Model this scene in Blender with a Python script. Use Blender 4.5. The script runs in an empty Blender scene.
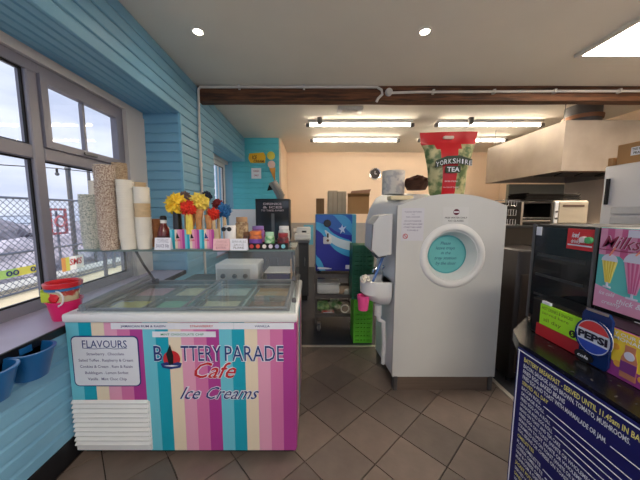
import bpy, bmesh, math, random
from mathutils import Vector, Matrix, noise
random.seed(7)
S = bpy.context.scene
C = S.collection
R = math.radians
# ---------------------------------------------------------------- camera
H = 1.5; F = 266.0; PIT = R(6.0); CX = 312.0
cam = bpy.data.cameras.new('camera'); camo = bpy.data.objects.new('camera', cam); C.objects.link(camo)
camo.location = (0, 0, H); camo.rotation_euler = (R(90)-PIT, 0, 0)
cam.sensor_width = 36; cam.lens = F/640*36; cam.shift_x = 8/640; cam.clip_start = .05; cam.clip_end = 500
S.camera = camo
# ---------------------------------------------------------------- world: overcast sky with soft cloud
w = bpy.data.worlds.new('sky'); S.world = w; w.use_nodes = True
nt = w.node_tree; nt.nodes.clear()
def nn(t, k, **kw):
    n = t.nodes.new(k)
    for a, b in kw.items(): setattr(n, a, b)
    return n
tc = nn(nt, 'ShaderNodeTexCoord'); mp = nn(nt, 'ShaderNodeMapping'); mp.inputs['Scale'].default_value = (1, 1, 4)
nz = nn(nt, 'ShaderNodeTexNoise'); nz.inputs['Scale'].default_value = 3.0; nz.inputs['Detail'].default_value = 5
rp = nn(nt, 'ShaderNodeValToRGB')
rp.color_ramp.elements[0].position = .35; rp.color_ramp.elements[0].color = (.50, .56, .72, 1)
rp.color_ramp.elements[1].position = .65; rp.color_ramp.elements[1].color = (.76, .80, .92, 1)
bg = nn(nt, 'ShaderNodeBackground'); bg.inputs['Strength'].default_value = .90
wo = nn(nt, 'ShaderNodeOutputWorld')
nt.links.new(tc.outputs['Generated'], mp.inputs['Vector']); nt.links.new(mp.outputs[0], nz.inputs['Vector'])
nt.links.new(nz.outputs['Fac'], rp.inputs[0]); nt.links.new(rp.outputs[0], bg.inputs['Color']); nt.links.new(bg.outputs[0], wo.inputs[0])
S.view_settings.view_transform = 'Standard'; S.view_settings.look = 'None'; S.view_settings.gamma = 1
S.view_settings.use_curve_mapping = False
S.view_settings.exposure = 0.62
S.cycles.transparent_max_bounces = 24; S.cycles.max_bounces = 10; S.cycles.diffuse_bounces = 6
TUBE_E, PANEL_E, SPOT_E = 30.0, 28.0, 60.0     # radiance of tubes, ceiling panels, downlights

sun = bpy.data.lights.new('bounce_sun', 'SUN'); sun.energy = 3.0; sun.angle = R(25); sun.color = (1, .95, .88)  # sun added under the overcast sky to bounce light off the pavement
suno = bpy.data.objects.new('bounce_sun', sun); C.objects.link(suno)
suno.rotation_euler = Vector((.10, -.62, .78)).to_track_quat('Z', 'Y').to_euler()
# ---------------------------------------------------------------- helpers
def lin(c):
    o = []
    for v in c[:3]:
        v = v/255.0
        o.append(v/12.92 if v <= .04045 else ((v+.055)/1.055)**2.4)
    return (*o, 1)
MATS = {}
def mat(name, col, rough=.6, metal=0, var=.0, vs=8, bump=0, bs=60, emit=0, stretch=None, spec=.5, col2=None, thr=None, coat=0):
    """procedural principled: colour with noise variation, optional second colour and bump"""
    if name in MATS: return MATS[name]
    m = bpy.data.materials.new(name); m.use_nodes = True; t = m.node_tree
    b = t.nodes['Principled BSDF']
    b.inputs['Base Color'].default_value = lin(col); b.inputs['Roughness'].default_value = rough
    b.inputs['Metallic'].default_value = metal; b.inputs['Specular IOR Level'].default_value = spec
    b.inputs['Coat Weight'].default_value = coat
    if emit:
        b.inputs['Emission Color'].default_value = lin(col); b.inputs['Emission Strength'].default_value = emit
    tcn = nn(t, 'ShaderNodeTexCoord'); mpn = nn(t, 'ShaderNodeMapping')
    if stretch: mpn.inputs['Scale'].default_value = stretch
    t.links.new(tcn.outputs['Object'], mpn.inputs['Vector'])
    if var or col2:
        n = nn(t, 'ShaderNodeTexNoise'); n.inputs['Scale'].default_value = vs; n.inputs['Detail'].default_value = 4
        t.links.new(mpn.outputs[0], n.inputs['Vector'])
        r = nn(t, 'ShaderNodeValToRGB'); c = lin(col)
        if col2:
            a, z = c, lin(col2); p0, p1 = thr or (.4, .6)
        else:
            a = (c[0]*(1-var), c[1]*(1-var), c[2]*(1-var), 1); z = tuple(min(1, v*(1+var)) for v in c[:3])+(1,); p0, p1 = .3, .7
        r.color_ramp.elements[0].position = p0; r.color_ramp.elements[1].position = p1
        r.color_ramp.elements[0].color = a; r.color_ramp.elements[1].color = z
        t.links.new(n.outputs['Fac'], r.inputs[0]); t.links.new(r.outputs[0], b.inputs['Base Color'])
    if bump:
        n = nn(t, 'ShaderNodeTexNoise'); n.inputs['Scale'].default_value = bs; n.inputs['Detail'].default_value = 3
        t.links.new(mpn.outputs[0], n.inputs['Vector'])
        bp = nn(t, 'ShaderNodeBump'); bp.inputs['Strength'].default_value = bump; bp.inputs['Distance'].default_value = .01
        t.links.new(n.outputs['Fac'], bp.inputs['Height']); t.links.new(bp.outputs[0], b.inputs['Normal'])
    MATS[name] = m; return m
def glassmat(name, tint=(1, 1, 1), refl=.08, rough=.02, haze=0):
    if name in MATS: return MATS[name]
    m = bpy.data.materials.new(name); m.use_nodes = True; t = m.node_tree; t.nodes.clear()
    tr = nn(t, 'ShaderNodeBsdfTransparent'); tr.inputs[0].default_value = (*tint, 1)
    gl = nn(t, 'ShaderNodeBsdfGlossy'); gl.inputs['Roughness'].default_value = rough
    lw = nn(t, 'ShaderNodeLayerWeight'); lw.inputs['Blend'].default_value = .5; pw_ = nn(t, 'ShaderNodeMath', operation='POWER'); pw_.inputs[1].default_value = 4; fr = nn(t, 'ShaderNodeMath', operation='MULTIPLY_ADD'); fr.inputs[1].default_value = .5; fr.inputs[2].default_value = refl*.5; t.links.new(lw.outputs['Facing'], pw_.inputs[0]); t.links.new(pw_.outputs[0], fr.inputs[0])
    mx = nn(t, 'ShaderNodeMixShader'); o = nn(t, 'ShaderNodeOutputMaterial')
    t.links.new(fr.outputs[0], mx.inputs[0]); t.links.new(tr.outputs[0], mx.inputs[1]); t.links.new(gl.outputs[0], mx.inputs[2])
    last = mx
    if haze:
        df = nn(t, 'ShaderNodeBsdfDiffuse'); df.inputs[0].default_value = (.8, .82, .85, 1)
        m2 = nn(t, 'ShaderNodeMixShader'); m2.inputs[0].default_value = haze
        t.links.new(mx.outputs[0], m2.inputs[1]); t.links.new(df.outputs[0], m2.inputs[2]); last = m2
    t.links.new(last.outputs[0], o.inputs[0]); MATS[name] = m; return m

class MB:
    """collects shapes; builds ONE mesh object"""
    def __init__(s): s.v = []; s.f = []; s.mi = []; s.cur = 0
    def add(s, vs, fs):
        o = len(s.v); s.v += [tuple(v) for v in vs]
        s.f += [tuple(i+o for i in f) for f in fs]; s.mi += [s.cur]*len(fs); return s
    def m(s, i): s.cur = i; return s
    def box(s, x0, x1, y0, y1, z0, z1, rot=None, ctr=None):
        vs = [Vector((x, y, z)) for x in (x0, x1) for y in (y0, y1) for z in (z0, z1)]
        if rot is not None:
            c = Vector(ctr) if ctr else Vector(((x0+x1)/2, (y0+y1)/2, (z0+z1)/2))
            vs = [rot @ (v-c)+c for v in vs]
        return s.add(vs, [(0, 1, 3, 2), (4, 6, 7, 5), (0, 4, 5, 1), (2, 3, 7, 6), (0, 2, 6, 4), (1, 5, 7, 3)])
    def rbox(s, x0, x1, y0, y1, z0, z1, r=.01, seg=2, rot=None):
        bm = bmesh.new(); bmesh.ops.create_cube(bm, size=1)
        for v in bm.verts: v.co = Vector(((x0+x1)/2+v.co.x*(x1-x0), (y0+y1)/2+v.co.y*(y1-y0), (z0+z1)/2+v.co.z*(z1-z0)))
        bmesh.ops.bevel(bm, geom=bm.edges[:], offset=min(r, .49*min(x1-x0, y1-y0, z1-z0)), segments=seg, affect='EDGES', profile=.5)
        c = Vector(((x0+x1)/2, (y0+y1)/2, (z0+z1)/2))
        vs = [(rot @ (v.co-c)+c) if rot is not None else v.co.copy() for v in bm.verts]; bm.verts.index_update()
        s.add(vs, [[v.index for v in f.verts] for f in bm.faces]); bm.free(); return s
    def tube(s, pts, r, n=8, cap=True, closed=False):
        pts = [Vector(p) for p in pts]; k = len(pts); rs = r if isinstance(r, (list, tuple)) else [r]*k
        base = len(s.v); prev = None; vs = []
        for i, p in enumerate(pts):
            if closed: d = pts[(i+1) % k]-pts[i-1]
            else: d = pts[min(i+1, k-1)]-pts[max(i-1, 0)]
            d.normalize()
            if prev is None:
                u = d.cross(Vector((0, 0, 1)))
                if u.length < .01: u = d.cross(Vector((1, 0, 0)))
            else: u = prev-d*prev.dot(d)
            u.normalize(); prev = u; q = d.cross(u)
            for j in range(n):
                a = 2*math.pi*j/n; vs.append(p+(u*math.cos(a)+q*math.sin(a))*rs[i])
        fs = []
        for i in range(k if closed else k-1):
            for j in range(n):
                a = i*n+j; b = i*n+(j+1) % n; c = ((i+1) % k)*n+(j+1) % n; d_ = ((i+1) % k)*n+j
                fs.append((a, b, c, d_))
        if cap and not closed: fs += [tuple(range(n))[::-1], tuple((k-1)*n+j for j in range(n))]
        return s.add(vs, fs)
    def cyl(s, p0, p1, r0, r1=None, n=16):
        return s.tube([p0, p1], [r0, r0 if r1 is None else r1], n)
    def lathe(s, prof, c=(0, 0, 0), n=20, axis='z'):
        vs = []; c = Vector(c)
        for (r, z) in prof:
            for j in range(n):
                a = 2*math.pi*j/n; x, y = r*math.cos(a), r*math.sin(a)
                vs.append(c+(Vector((x, y, z)) if axis == 'z' else Vector((x, -z, y)) if axis == 'y' else Vector((-z, x, y))))
        fs = []
        for i in range(len(prof)-1):
            for j in range(n):
                fs.append((i*n+j, i*n+(j+1) % n, (i+1)*n+(j+1) % n, (i+1)*n+j))
        cl_ = tuple(prof[0]) == tuple(prof[-1])
        if prof[0][0] > 1e-6 and not cl_: fs.append(tuple(range(n))[::-1])
        if prof[-1][0] > 1e-6 and not cl_: fs.append(tuple((len(prof)-1)*n+j for j in range(n)))
        return s.add(vs, fs)
    def prism(s, poly, a0, a1, axis='y'):
        """poly: 2-D points; axis 'y' -> (x,z) extruded along y; 'x' -> (y,z); 'z' -> (x,y)"""
        def P(p, a): return {'y': (p[0], a, p[1]), 'x': (a, p[0], p[1]), 'z': (p[0], p[1], a)}[axis]
        n = len(poly); vs = [P(p, a0) for p in poly]+[P(p, a1) for p in poly]
        fs = [tuple(range(n)), tuple(range(n, 2*n))[::-1]]+[(i, (i+1) % n, n+(i+1) % n, n+i) for i in range(n)]
        return s.add(vs, fs)
    def sphere(s, c, r, n=12, sq=(1, 1, 1)):
        k = n//2+1; vs = []; c = Vector(c)
        pr = [(math.sin(math.pi*i/k), -math.cos(math.pi*i/k)) for i in range(k+1)]
        for (a, b) in pr:
            for j in range(n):
                t = 2*math.pi*j/n; vs.append(c+Vector((r*sq[0]*a*math.cos(t), r*sq[1]*a*math.sin(t), r*sq[2]*b)))
        return s.add(vs, [(i*n+j, i*n+(j+1) % n, (i+1)*n+(j+1) % n, (i+1)*n+j) for i in range(k) for j in range(n)])
    def blob(s, c, r, sub=2, amp=.25, fs=1.5, sq=(1, 1, 1), seed=0):
        bm = bmesh.new(); bmesh.ops.create_icosphere(bm, subdivisions=sub, radius=1); c = Vector(c); vs = []
        for v in bm.verts:
            k = 1+amp*noise.noise(v.co*fs+Vector((seed*7.3, seed*3.1, seed)))
            vs.append(c+Vector((v.co.x*sq[0], v.co.y*sq[1], v.co.z*sq[2]))*r*k)
        bm.verts.index_update(); s.add(vs, [[v.index for v in f.verts] for f in bm.faces]); bm.free(); return s
    def quad(s, a, b, c, d): return s.add([a, b, c, d], [(0, 1, 2, 3)])
    def mesh(s, name, mats, sharp=32):
        me = bpy.data.meshes.new(name); me.from_pydata(s.v, [], s.f)
        for m_ in (mats if isinstance(mats, (list, tuple)) else [mats]): me.materials.append(m_)
        me.polygons.foreach_set('material_index', s.mi)
        bm = bmesh.new(); bm.from_mesh(me); bmesh.ops.remove_doubles(bm, verts=bm.verts, dist=1e-6)
        bmesh.ops.recalc_face_normals(bm, faces=bm.faces); bm.to_mesh(me); bm.free()
        me.polygons.foreach_set('use_smooth', [True]*len(me.polygons)); me.set_sharp_from_angle(angle=R(sharp)); me.update()
        return me
    def build(s, name, mats, parent=None, sharp=32, loc=None):
        o = bpy.data.objects.new(name, s.mesh(name, mats, sharp)); C.objects.link(o)
        if parent is not None: o.parent = parent
        if loc is not None: o.location = loc
        return o
def tag(o, label=None, cat=None, group=None, kind=None):
    if label: o['label'] = label
    if cat: o['category'] = cat
    if group: o['group'] = group
    if kind: o['kind'] = kind
    return o
def thing(name, label, cat, loc=(0, 0, 0), rz=0, group=None):
    o = bpy.data.objects.new(name, None); o.empty_display_size = .05; C.objects.link(o)
    o.location = loc; o.rotation_euler = (0, 0, rz); return tag(o, label, cat, group)
def struct(name, mb, m): return tag(mb.build(name, m), kind='structure')
def copy_tree(o, parent=None):
    c = o.copy(); C.objects.link(c); c.parent = parent
    for ch in o.children: copy_tree(ch, c)
    return c
def inst(me, name, parent=None, loc=(0, 0, 0), rot=(0, 0, 0), scale=None):
    o = bpy.data.objects.new(name, me); C.objects.link(o); o.parent = parent; o.location = loc; o.rotation_euler = rot
    if scale: o.scale = scale
    return o
FRONT = (R(90), 0, 0)            # text read from the -Y side
LEFT = (R(90), 0, R(-90))        # text on a face that looks to -X
RIGHT = (R(90), 0, R(90))
def text_polys(s, width=None, height=.03, shear=0, bold=0):
    cu = bpy.data.curves.new('t', 'FONT'); cu.body = s; cu.size = 1; cu.align_x = 'CENTER'; cu.resolution_u = 2; cu.shear = shear; cu.offset = bold
    ob = bpy.data.objects.new('t', cu); C.objects.link(ob); bpy.context.view_layer.update()
    me = bpy.data.meshes.new_from_object(ob.evaluated_get(bpy.context.evaluated_depsgraph_get()))
    vs = [v.co.copy() for v in me.vertices]; fs = [tuple(p.vertices) for p in me.polygons]
    bpy.data.objects.remove(ob); bpy.data.curves.remove(cu); bpy.data.meshes.remove(me)
    x0 = min(v.x for v in vs); x1 = max(v.x for v in vs)
    sy = height/.70; sx = sy if width is None else width/(x1-x0); xm = (x0+x1)/2
    return [Vector(((v.x-xm)*sx, v.y*sy, 0)) for v in vs], fs, (x1-x0)*sx
def lettering(lines, m, parent, loc, rot, name='lettering'):
    """lines: (string, x, y, width|None, height[, shear, bold, align])"""
    o = None
    for L in lines:
        mb = MB(); s, x, y, wd, ht = L[:5]; sh = L[5] if len(L) > 5 else 0; bo = L[6] if len(L) > 6 else 0; al = L[7] if len(L) > 7 else 'C'
        vs, fs, W = text_polys(s, wd, ht, sh, bo)
        ox = x+(W/2 if al == 'L' else 0)
        mb.add([v+Vector((ox, y, 0)) for v in vs], fs)
        me = bpy.data.meshes.new(name); me.from_pydata(mb.v, [], mb.f); me.materials.append(m)
        o = inst(me, name, parent, loc, rot)
    return o
def clip_poly(poly, x0, x1, y0, y1):
    for ax, lim, sg in ((0, x0, 1), (0, x1, -1), (1, y0, 1), (1, y1, -1)):
        out = []
        for i in range(len(poly)):
            a, b = poly[i-1], poly[i]; da, db = sg*(a[ax]-lim), sg*(b[ax]-lim)
            if (da < 0) != (db < 0):
                t = da/(da-db); out.append((a[0]+(b[0]-a[0])*t, a[1]+(b[1]-a[1])*t))
            if db >= 0: out.append(b)
        poly = out
        if not poly: return []
    return poly
def arc(cx, cy, r, a0, a1, n=8): return [(cx+r*math.cos(R(a0+(a1-a0)*i/n)), cy+r*math.sin(R(a0+(a1-a0)*i/n))) for i in range(n+1)]
def rrect(x0, x1, y0, y1, r, n=4): return arc(x1-r, y0+r, r, -90, 0, n)+arc(x1-r, y1-r, r, 0, 90, n)+arc(x0+r, y1-r, r, 90, 180, n)+arc(x0+r, y0+r, r, 180, 270, n)

# ---------------------------------------------------------------- materials
clad = mat('blue_cladding', (120, 174, 204), .45, var=.05, vs=3, bump=.15, bs=30, stretch=(1, .2, 1))
cladt = mat('turquoise_panelling', (88, 190, 208), .5, var=.05, vs=3, bump=.2, bs=20)
white = mat('white_paint', (222, 222, 220), .5, var=.02)
whitep = mat('white_plastic', (225, 226, 226), .35, var=.015)
greyframe = mat('grey_window_frame', (128, 128, 142), .35, var=.03)
ceilm = mat('ceiling_paint', (232, 228, 218), .8, var=.02, vs=2)
cream = mat('cream_wall_paint', (236, 214, 190), .75, var=.03, vs=2, bump=.05)
steel = mat('stainless_steel', (158, 149, 140), .42, .6, var=.16, vs=2.5, bump=.05, bs=12)
steeld = mat('dull_grey_steel', (110, 110, 112), .4, .8, var=.08)
chrome = mat('chrome', (215, 216, 220), .12, 1)
black = mat('black_plastic', (18, 18, 20), .3, var=.1)
blackm = mat('black_rubber', (22, 22, 24), .8)
darkmetal = mat('dark_metal', (45, 43, 42), .4, .6, var=.15)
navy = mat('navy_print', (22, 40, 110), .5)
card = mat('brown_cardboard', (168, 128, 84), .85, var=.07, vs=6, bump=.1)
beamwood = mat('old_dark_beam_wood', (116, 74, 46), .7, bump=.7, bs=14, stretch=(.25, 3, 3), col2=(58, 36, 24), thr=(.35, .65), vs=14)
tilem = [mat('brown_grey_floor_tile_%s' % k, c, .38, var=.10, vs=9, bump=.06, bs=40) for k, c in (('warm', (117, 103, 94)), ('mid', (109, 97, 89)), ('dark', (102, 91, 84)))]
groutm = mat('dark_grout', (52, 46, 44), .9)
glass = glassmat('window_glass', (.97, .98, 1), .04)
glass2 = glassmat('display_glass', (.95, .98, .98), .06, haze=.03)
# ================================================================ ROOM
XW = -1.88; XA = -1.44; ZC = 3.06; YB = 7.2; XR = 5.0; YF = -2.6; ZS = .837; ZH = 2.563
fl = struct('floor', MB().box(-2.0, XR+.1, YF, YB+.1, -.12, -.014), groutm)
# diagonal tiles, each a piece
u = Vector((.735, .678)).normalized(); v2 = Vector((u.y, -u.x)); A0 = Vector((.1755, 1.661)); T = .2985; g = .0035
full = {}
for i in range(-14, 15):
    for j in range(-14, 15):
        o = A0+u*T*i+v2*T*j
        P4 = [o+u*g+v2*g, o+u*(T-g)+v2*g, o+u*(T-g)+v2*(T-g), o+u*g+v2*(T-g)]
        pl = clip_poly([(p.x, p.y) for p in P4], -1.44, 1.60, -.15, 2.83)
        if len(pl) < 3: continue
        k = random.randrange(3)
        whole = len(pl) == 4 and all(abs(a[0]-b.x) < 1e-5 for a, b in zip(sorted(pl), sorted(P4, key=lambda q: (q.x, q.y))))
        if whole:
            if k not in full:
                c = [(p-o) for p in P4]; full[k] = MB().prism([(p.x, p.y) for p in c], -.012, 0, 'z').mesh('floor_tile', tilem[k])
            inst(full[k], 'floor_tile', fl, (o.x, o.y, random.uniform(-.0006, .0006)))
        else:
            MB().prism(pl, -.012, 0, 'z').build('floor_tile', tilem[k], fl)
vinyl = mat('dark_blue_grey_vinyl_floor', (38, 42, 52), .45, var=.15, vs=20)
MB().box(-1.44, 5.0, 2.87, YB, -.013, .001).build('vinyl_sheet', vinyl, fl)
MB().box(1.64, 5.0, -2.6, 2.87, -.013, .001).build('vinyl_sheet', vinyl, fl)
MB().box(-1.44, 1.60, YF, -.16, -.013, -.001).build('front_floor_covering', tilem[1], fl)
struct('trim_1', MB().box(-1.0, 1.64, 2.832, 2.868, -.01, .006), mat('floor_strip_metal', (190, 186, 178), .4, .5))
struct('trim_2', MB().box(1.602, 1.638, -.5, 2.83, -.01, .008), MATS['floor_strip_metal'])
ce = struct('ceiling', MB().box(-2.0, XR+.1, YF, YB+.1, ZC, ZC+.1), ceilm)
struct('wall_back', MB().box(-2.0, XR+.1, YB, YB+.12, 0, ZC), cream)
dado = mat('grey_wipe_clean_panel', (158, 158, 160), .5, var=.04)
struct('trim_3', MB().box(-.67, 2.6, YB-.015, YB, 0, 1.21), dado)
struct('wall_right', MB().box(XR, XR+.12, YF, YB, 0, ZC), cream)
# wall behind the camera, with an unseen opening widened to let in daylight
fw = MB().box(-2.06, -1.3, YF-.12, YF, 0, ZC).box(4.7, XR+.1, YF-.12, YF, 0, ZC).box(-1.3, 4.7, YF-.12, YF, 2.8, ZC).box(-1.3, 4.7, YF-.12, YF, 0, .2)
struct('wall_front', fw, cream)
# left wall core, with two window openings
W1 = (-1.6, 3.0); W2 = (3.96, 5.8)
core = MB()
core.box(-2.06, XA-.028, YF, 5.8, 0, ZS-.04)
core.box(-2.06, XA, YF, 5.8, ZH+.018, ZC)
core.box(-2.06, XA, YF, W1[0], ZS-.04, ZH+.018); core.box(-2.06, XA, W1[1]+.018, W2[0]-.018, ZS-.04, ZH+.018)
core.box(-2.06, -1.70, 5.8+.0, YB, 0, ZC)
wl = struct('wall_left', core, clad)
def board(length, h, name='cladding_board', m=clad):
    """shiplap board lying along +Y from the origin, facing +X, bottom at z=0"""
    t = .016
    prof = [(0, 0), (t*.55, 0), (t, .006), (t, h*.78), (t*.45, h*.9), (t*.3, h-.002), (0, h-.002)]
    return MB().prism(prof, 0, length, 'y').mesh(name, m)
b1 = board(7.4, .0994)
for k in range(5): inst(b1, 'cladding_board', wl, (XA, -1.6, ZH+k*.0994))
b2 = board(W2[0]-W1[1], .0994)
nz_ = 17
for k in range(nz_): inst(b2, 'cladding_board', wl, (XA, W1[1], ZH-(k+1)*.1015+.001), scale=(1, 1, 1.02))
b3 = board(7.4, .0850)
for k in range(8): inst(b3, 'cladding_board', wl, (XA-.026, -1.6, .14+k*.085))
struct('baseboard_left', MB().box(XA-.028, XA-.012, -1.6, 5.8, 0, .135), mat('black_skirting', (24, 24, 28), .5))
# reveal boards (pillar ends, facing -Y and +Y)
b4 = board(.44, .0994)
for k in range(nz_):
    inst(b4, 'cladding_board', wl, (XA, W1[1]+.018, ZH-(k+1)*.1015+.001), (0, 0, R(90)), (-1, 1, 1.02))
    inst(b4, 'cladding_board', wl, (XA, W2[0]-.018, ZH-(k+1)*.1015+.001), (0, 0, R(90)), (1, 1, 1.02))
# soffit boards
b5 = board(4.6, .0730)
b6 = board(W2[1]-W2[0], .0730)
for k in range(6):
    inst(b5, 'soffit_board', wl, (XA-.44+k*.0733, W1[0], ZH+.018), (0, R(90), 0))
    inst(b6, 'soffit_board', wl, (XA-.44+k*.0733, W2[0], ZH+.018), (0, R(90), 0))
cornerm = mat('pale_blue_corner_trim', (120, 180, 210), .5)
MB().box(XA-.012, XA+.018, W1[1]-.003, W1[1]+.016, ZS, ZH).build('corner_trim', cornerm, wl)
# turquoise end panel with boards
pe = struct('trim_4', MB().box(-2.06, -.675, 5.82, 5.9, 0, ZC), cladt)
b7 = board(1.14, .115, m=cladt)
for k in range(19): inst(b7, 'panel_board', pe, (-.68, 5.822, .86+k*.1155), (0, 0, R(90)), (-1, 1, 1))
struct('wall_partition', MB().box(-.675, -.66, 5.8, YB, 0, ZC).box(-.70, -.675, 5.80, 5.82, 0, ZC), cream)
struct('trim_5', MB().box(-1.8, -.70, 5.79, 5.805, .85, 1.56), mat('white_splashback', (212, 220, 226), .4))

# ---------------------------------------------------------------- windows
def window(name, y0, y1, z0, z1, mull, trans, frame, fw_=.07, handles=True):
    w_ = struct(name, MB().box(XW-.05, XW+.02, y0, y1, z0, z0+fw_).box(XW-.05, XW+.02, y0, y1, z1-fw_, z1)
                .box(XW-.05, XW+.02, y0, y0+fw_, z0+fw_, z1-fw_).box(XW-.05, XW+.02, y1-fw_, y1, z0+fw_, z1-fw_), frame)
    ys = [y0+fw_]+[m for m in mull]+[y1-fw_]
    for m_ in mull: MB().rbox(XW-.05, XW+.03, m_-.038, m_+.038, z0+fw_, z1-fw_, .008, 1).build('mullion', frame, w_)
    zs = [z0+fw_]+([trans] if trans else [])+[z1-fw_]
    for a in range(len(ys)-1):
        ya = ys[a]+(.038 if a > 0 else 0); yb = ys[a+1]-(.038 if a < len(ys)-2 else 0)
        if trans: MB().rbox(XW-.05, XW+.028, ya, yb, trans-.045, trans+.045, .008, 1).build('transom', frame, w_)
        for b in range(len(zs)-1):
            za = zs[b]+(.045 if b > 0 else 0); zb = zs[b+1]-(.045 if b < len(zs)-2 else 0)
            MB().box(XW-.02, XW-.014, ya, yb, za, zb).build('pane', glass, w_)
            # glazing bead in black rubber
            r = .010
            MB().box(XW-.012, XW+.004, ya, yb, za, za+r).box(XW-.012, XW+.004, ya, yb, zb-r, zb).box(XW-.012, XW+.004, ya, ya+r, za+r, zb-r).box(XW-.012, XW+.004, yb-r, yb, za+r, zb-r).build('glazing_gasket', blackm, w_)
            if b == 1 and trans and a == len(ys)-2:
                q = .05; cs = MB()
                cs.box(XW-.01, XW+.045, ya, yb, za, za+q).box(XW-.01, XW+.045, ya, yb, zb-q, zb).box(XW-.01, XW+.045, ya, ya+q, za+q, zb-q).box(XW-.01, XW+.045, yb-q, yb, za+q, zb-q)
                ym = (ya+yb)/2; cs.box(XW-.02, XW+.01, ym-.011, ym+.011, za+q, zb-q)
                csf = cs.build('vent_sash', frame, w_)
                MB().rbox(XW+.045, XW+.065, ym-.08, ym+.05, za+.012, za+.034, .006, 1).build('handle', steeld, csf)
            elif b == 0: MB().box(XW-.02, XW+.004, (ya+yb)/2-.009+.12, (ya+yb)/2+.009+.12, za, zb).build('glazing_bar', frame, w_)
    return w_
window('window_1', W1[0], 2.72, ZS, 2.50, [-.35, 1.86], 1.90, greyframe)
struct('trim_6', MB().box(XW-.05, XW+.05, W1[0], 3.0, 2.50, ZH).box(XW-.02, XW+.06, 2.72, 3.0, ZS, 2.50), mat('white_window_trim', (205, 202, 200), .5))
window('window_2', W2[0], W2[1], ZS, 2.50, [4.9], None, white)
struct('trim_7', MB().box(XW-.03, XW+.09, W2[0], W2[1], 2.50, ZH).box(XW-.02, XW+.09, W2[0], W2[0]+.06, ZS, 2.5), MATS['white_window_trim'])
sillm = mat('pale_lilac_grey_sill', (168, 160, 182), .35, var=.06, vs=5)
sl = struct('window_sill', MB().box(-1.90, XA-.024, W1[0], 3.0, ZS-.03, ZS), sillm)
MB().rbox(XA-.024, XA-.003, W1[0], 3.0, ZS-.045, ZS+.002, .006, 1).build('sill_nosing', black, sl)
struct('trim_8', MB().box(-1.90, XA+.002, W2[0], W2[1], ZS-.03, ZS), sillm)
# ---------------------------------------------------------------- beam, pipes
bm_ = MB(); N = 44; y0, y1, z0, z1 = 3.49, 3.62, 2.885, ZC
vs = []
for i in range(N+1):
    x = XA+.016+(XR-XA-.02)*i/N
    for (y, z) in ((y0, z0), (y1, z0), (y1, z1-.0), (y0, z1-.0)):
        q = noise.noise(Vector((x*1.3, y*9, z*9)))*.012
        vs.append((x, y+(q if y == y0 else 0), z+(q if z == z0 else 0)))
fs = [(0, 1, 2, 3), tuple(N*4+k for k in (3, 2, 1, 0))]
for i in range(N):
    for k in range(4): fs.append((i*4+k, i*4+(k+1) % 4, i*4+4+(k+1) % 4, i*4+4+k))
struct('trim_9', bm_.add(vs, fs), beamwood)
pipe = mat('white_painted_pipe', (205, 203, 200), .45)
def pipe_thing(pts, r, label, clips=()):
    t = thing('conduit_pipe', label, 'pipe', pts[0]); o = Vector(pts[0])
    MB().tube([Vector(p)-o for p in pts], r, 8).build('pipe_run', pipe, t)
    for c in clips:
        c = Vector(c)-o; MB().box(c.x-.012, c.x+.012, c.y-.022, c.y+.028, c.z-.024, c.z+.024).build('pipe_clip', pipe, t)
    return t
yq = y0-.028
pipe_thing([(.80, yq, 2.86), (.82, yq, 2.90), (.87, yq, 2.95), (.86, yq, 3.00), (.80, yq, 3.035), (-.4, yq, 3.035), (-1.38, yq, 3.035), (-1.40, yq-.01, 3.0), (-1.405, yq-.02, 2.5), (-1.405, yq-.02, 1.4), (-1.405, yq-.02, .1)], .016,
           'white pipe along the left half of the beam and down the wall', [(-.9, yq, 3.035), (-.1, yq, 3.035), (-1.405, yq-.02, 2.1), (-1.405, yq-.02, 1.2)])
pipe_thing([(.95, yq, 2.965), (1.3, yq, 2.975), (3.0, yq, 2.985), (4.95, yq, 2.99)], .016, 'white pipe along the right half of the beam with a round box',
           [(1.5, yq, 2.977), (2.25, yq, 2.98), (3.0, yq, 2.985), (3.8, yq, 2.988)])
tag(MB().lathe([(.0, 0), (.045, 0), (.045, .03), (.03, .04), (0, .04)], (.95, yq+.015, 2.975), 16, 'y').build('junction_box', pipe), 'round white junction box on the beam above the blue drinks machine', 'junction box')
# ---------------------------------------------------------------- ceiling lamps
tubem = mat('lit_fluorescent_tube', (255, 238, 214), .4, emit=TUBE_E)
def tube_light(x0, x1, y, label):
    t = thing('fluorescent_light', label, 'ceiling light', ((x0+x1)/2, y, ZC), group='twin rows of ceiling tubes'); L = (x1-x0)/2
    MB().rbox(-L, L, -.045, .045, -.05, 0, .008, 1).build('batten', whitep, t)
    MB().cyl((-L+.04, 0, -.075), (L-.04, 0, -.075), .018, n=10).build('tube', tubem, t)
    for s in (-1, 1):
        MB().rbox(s*L-.035, s*L+.035, -.03, .03, -.105, -.045, .01, 1).build('end_cap', steeld, t)
    for q in (-.4, .4): MB().box(q*L-.008, q*L+.008, -.05, .05, -.1, -.05).build('tube_clip', steeld, t)
tube_light(-.07, 1.72, 4.75, 'lit fluorescent tube, nearer one of the left pair')
tube_light(0.0, 1.80, 5.75, 'lit fluorescent tube, farther one of the left pair')
tube_light(2.14, 3.95, 4.75, 'lit fluorescent tube, nearer one of the right pair, above the hood')
tube_light(2.25, 4.05, 5.75, 'lit fluorescent tube, farther one of the right pair')
panelm = mat('lit_ceiling_panel', (255, 240, 220), .4, emit=PANEL_E)
panelg = mat('panel_frame_white', (225, 220, 212), .4)
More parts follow.
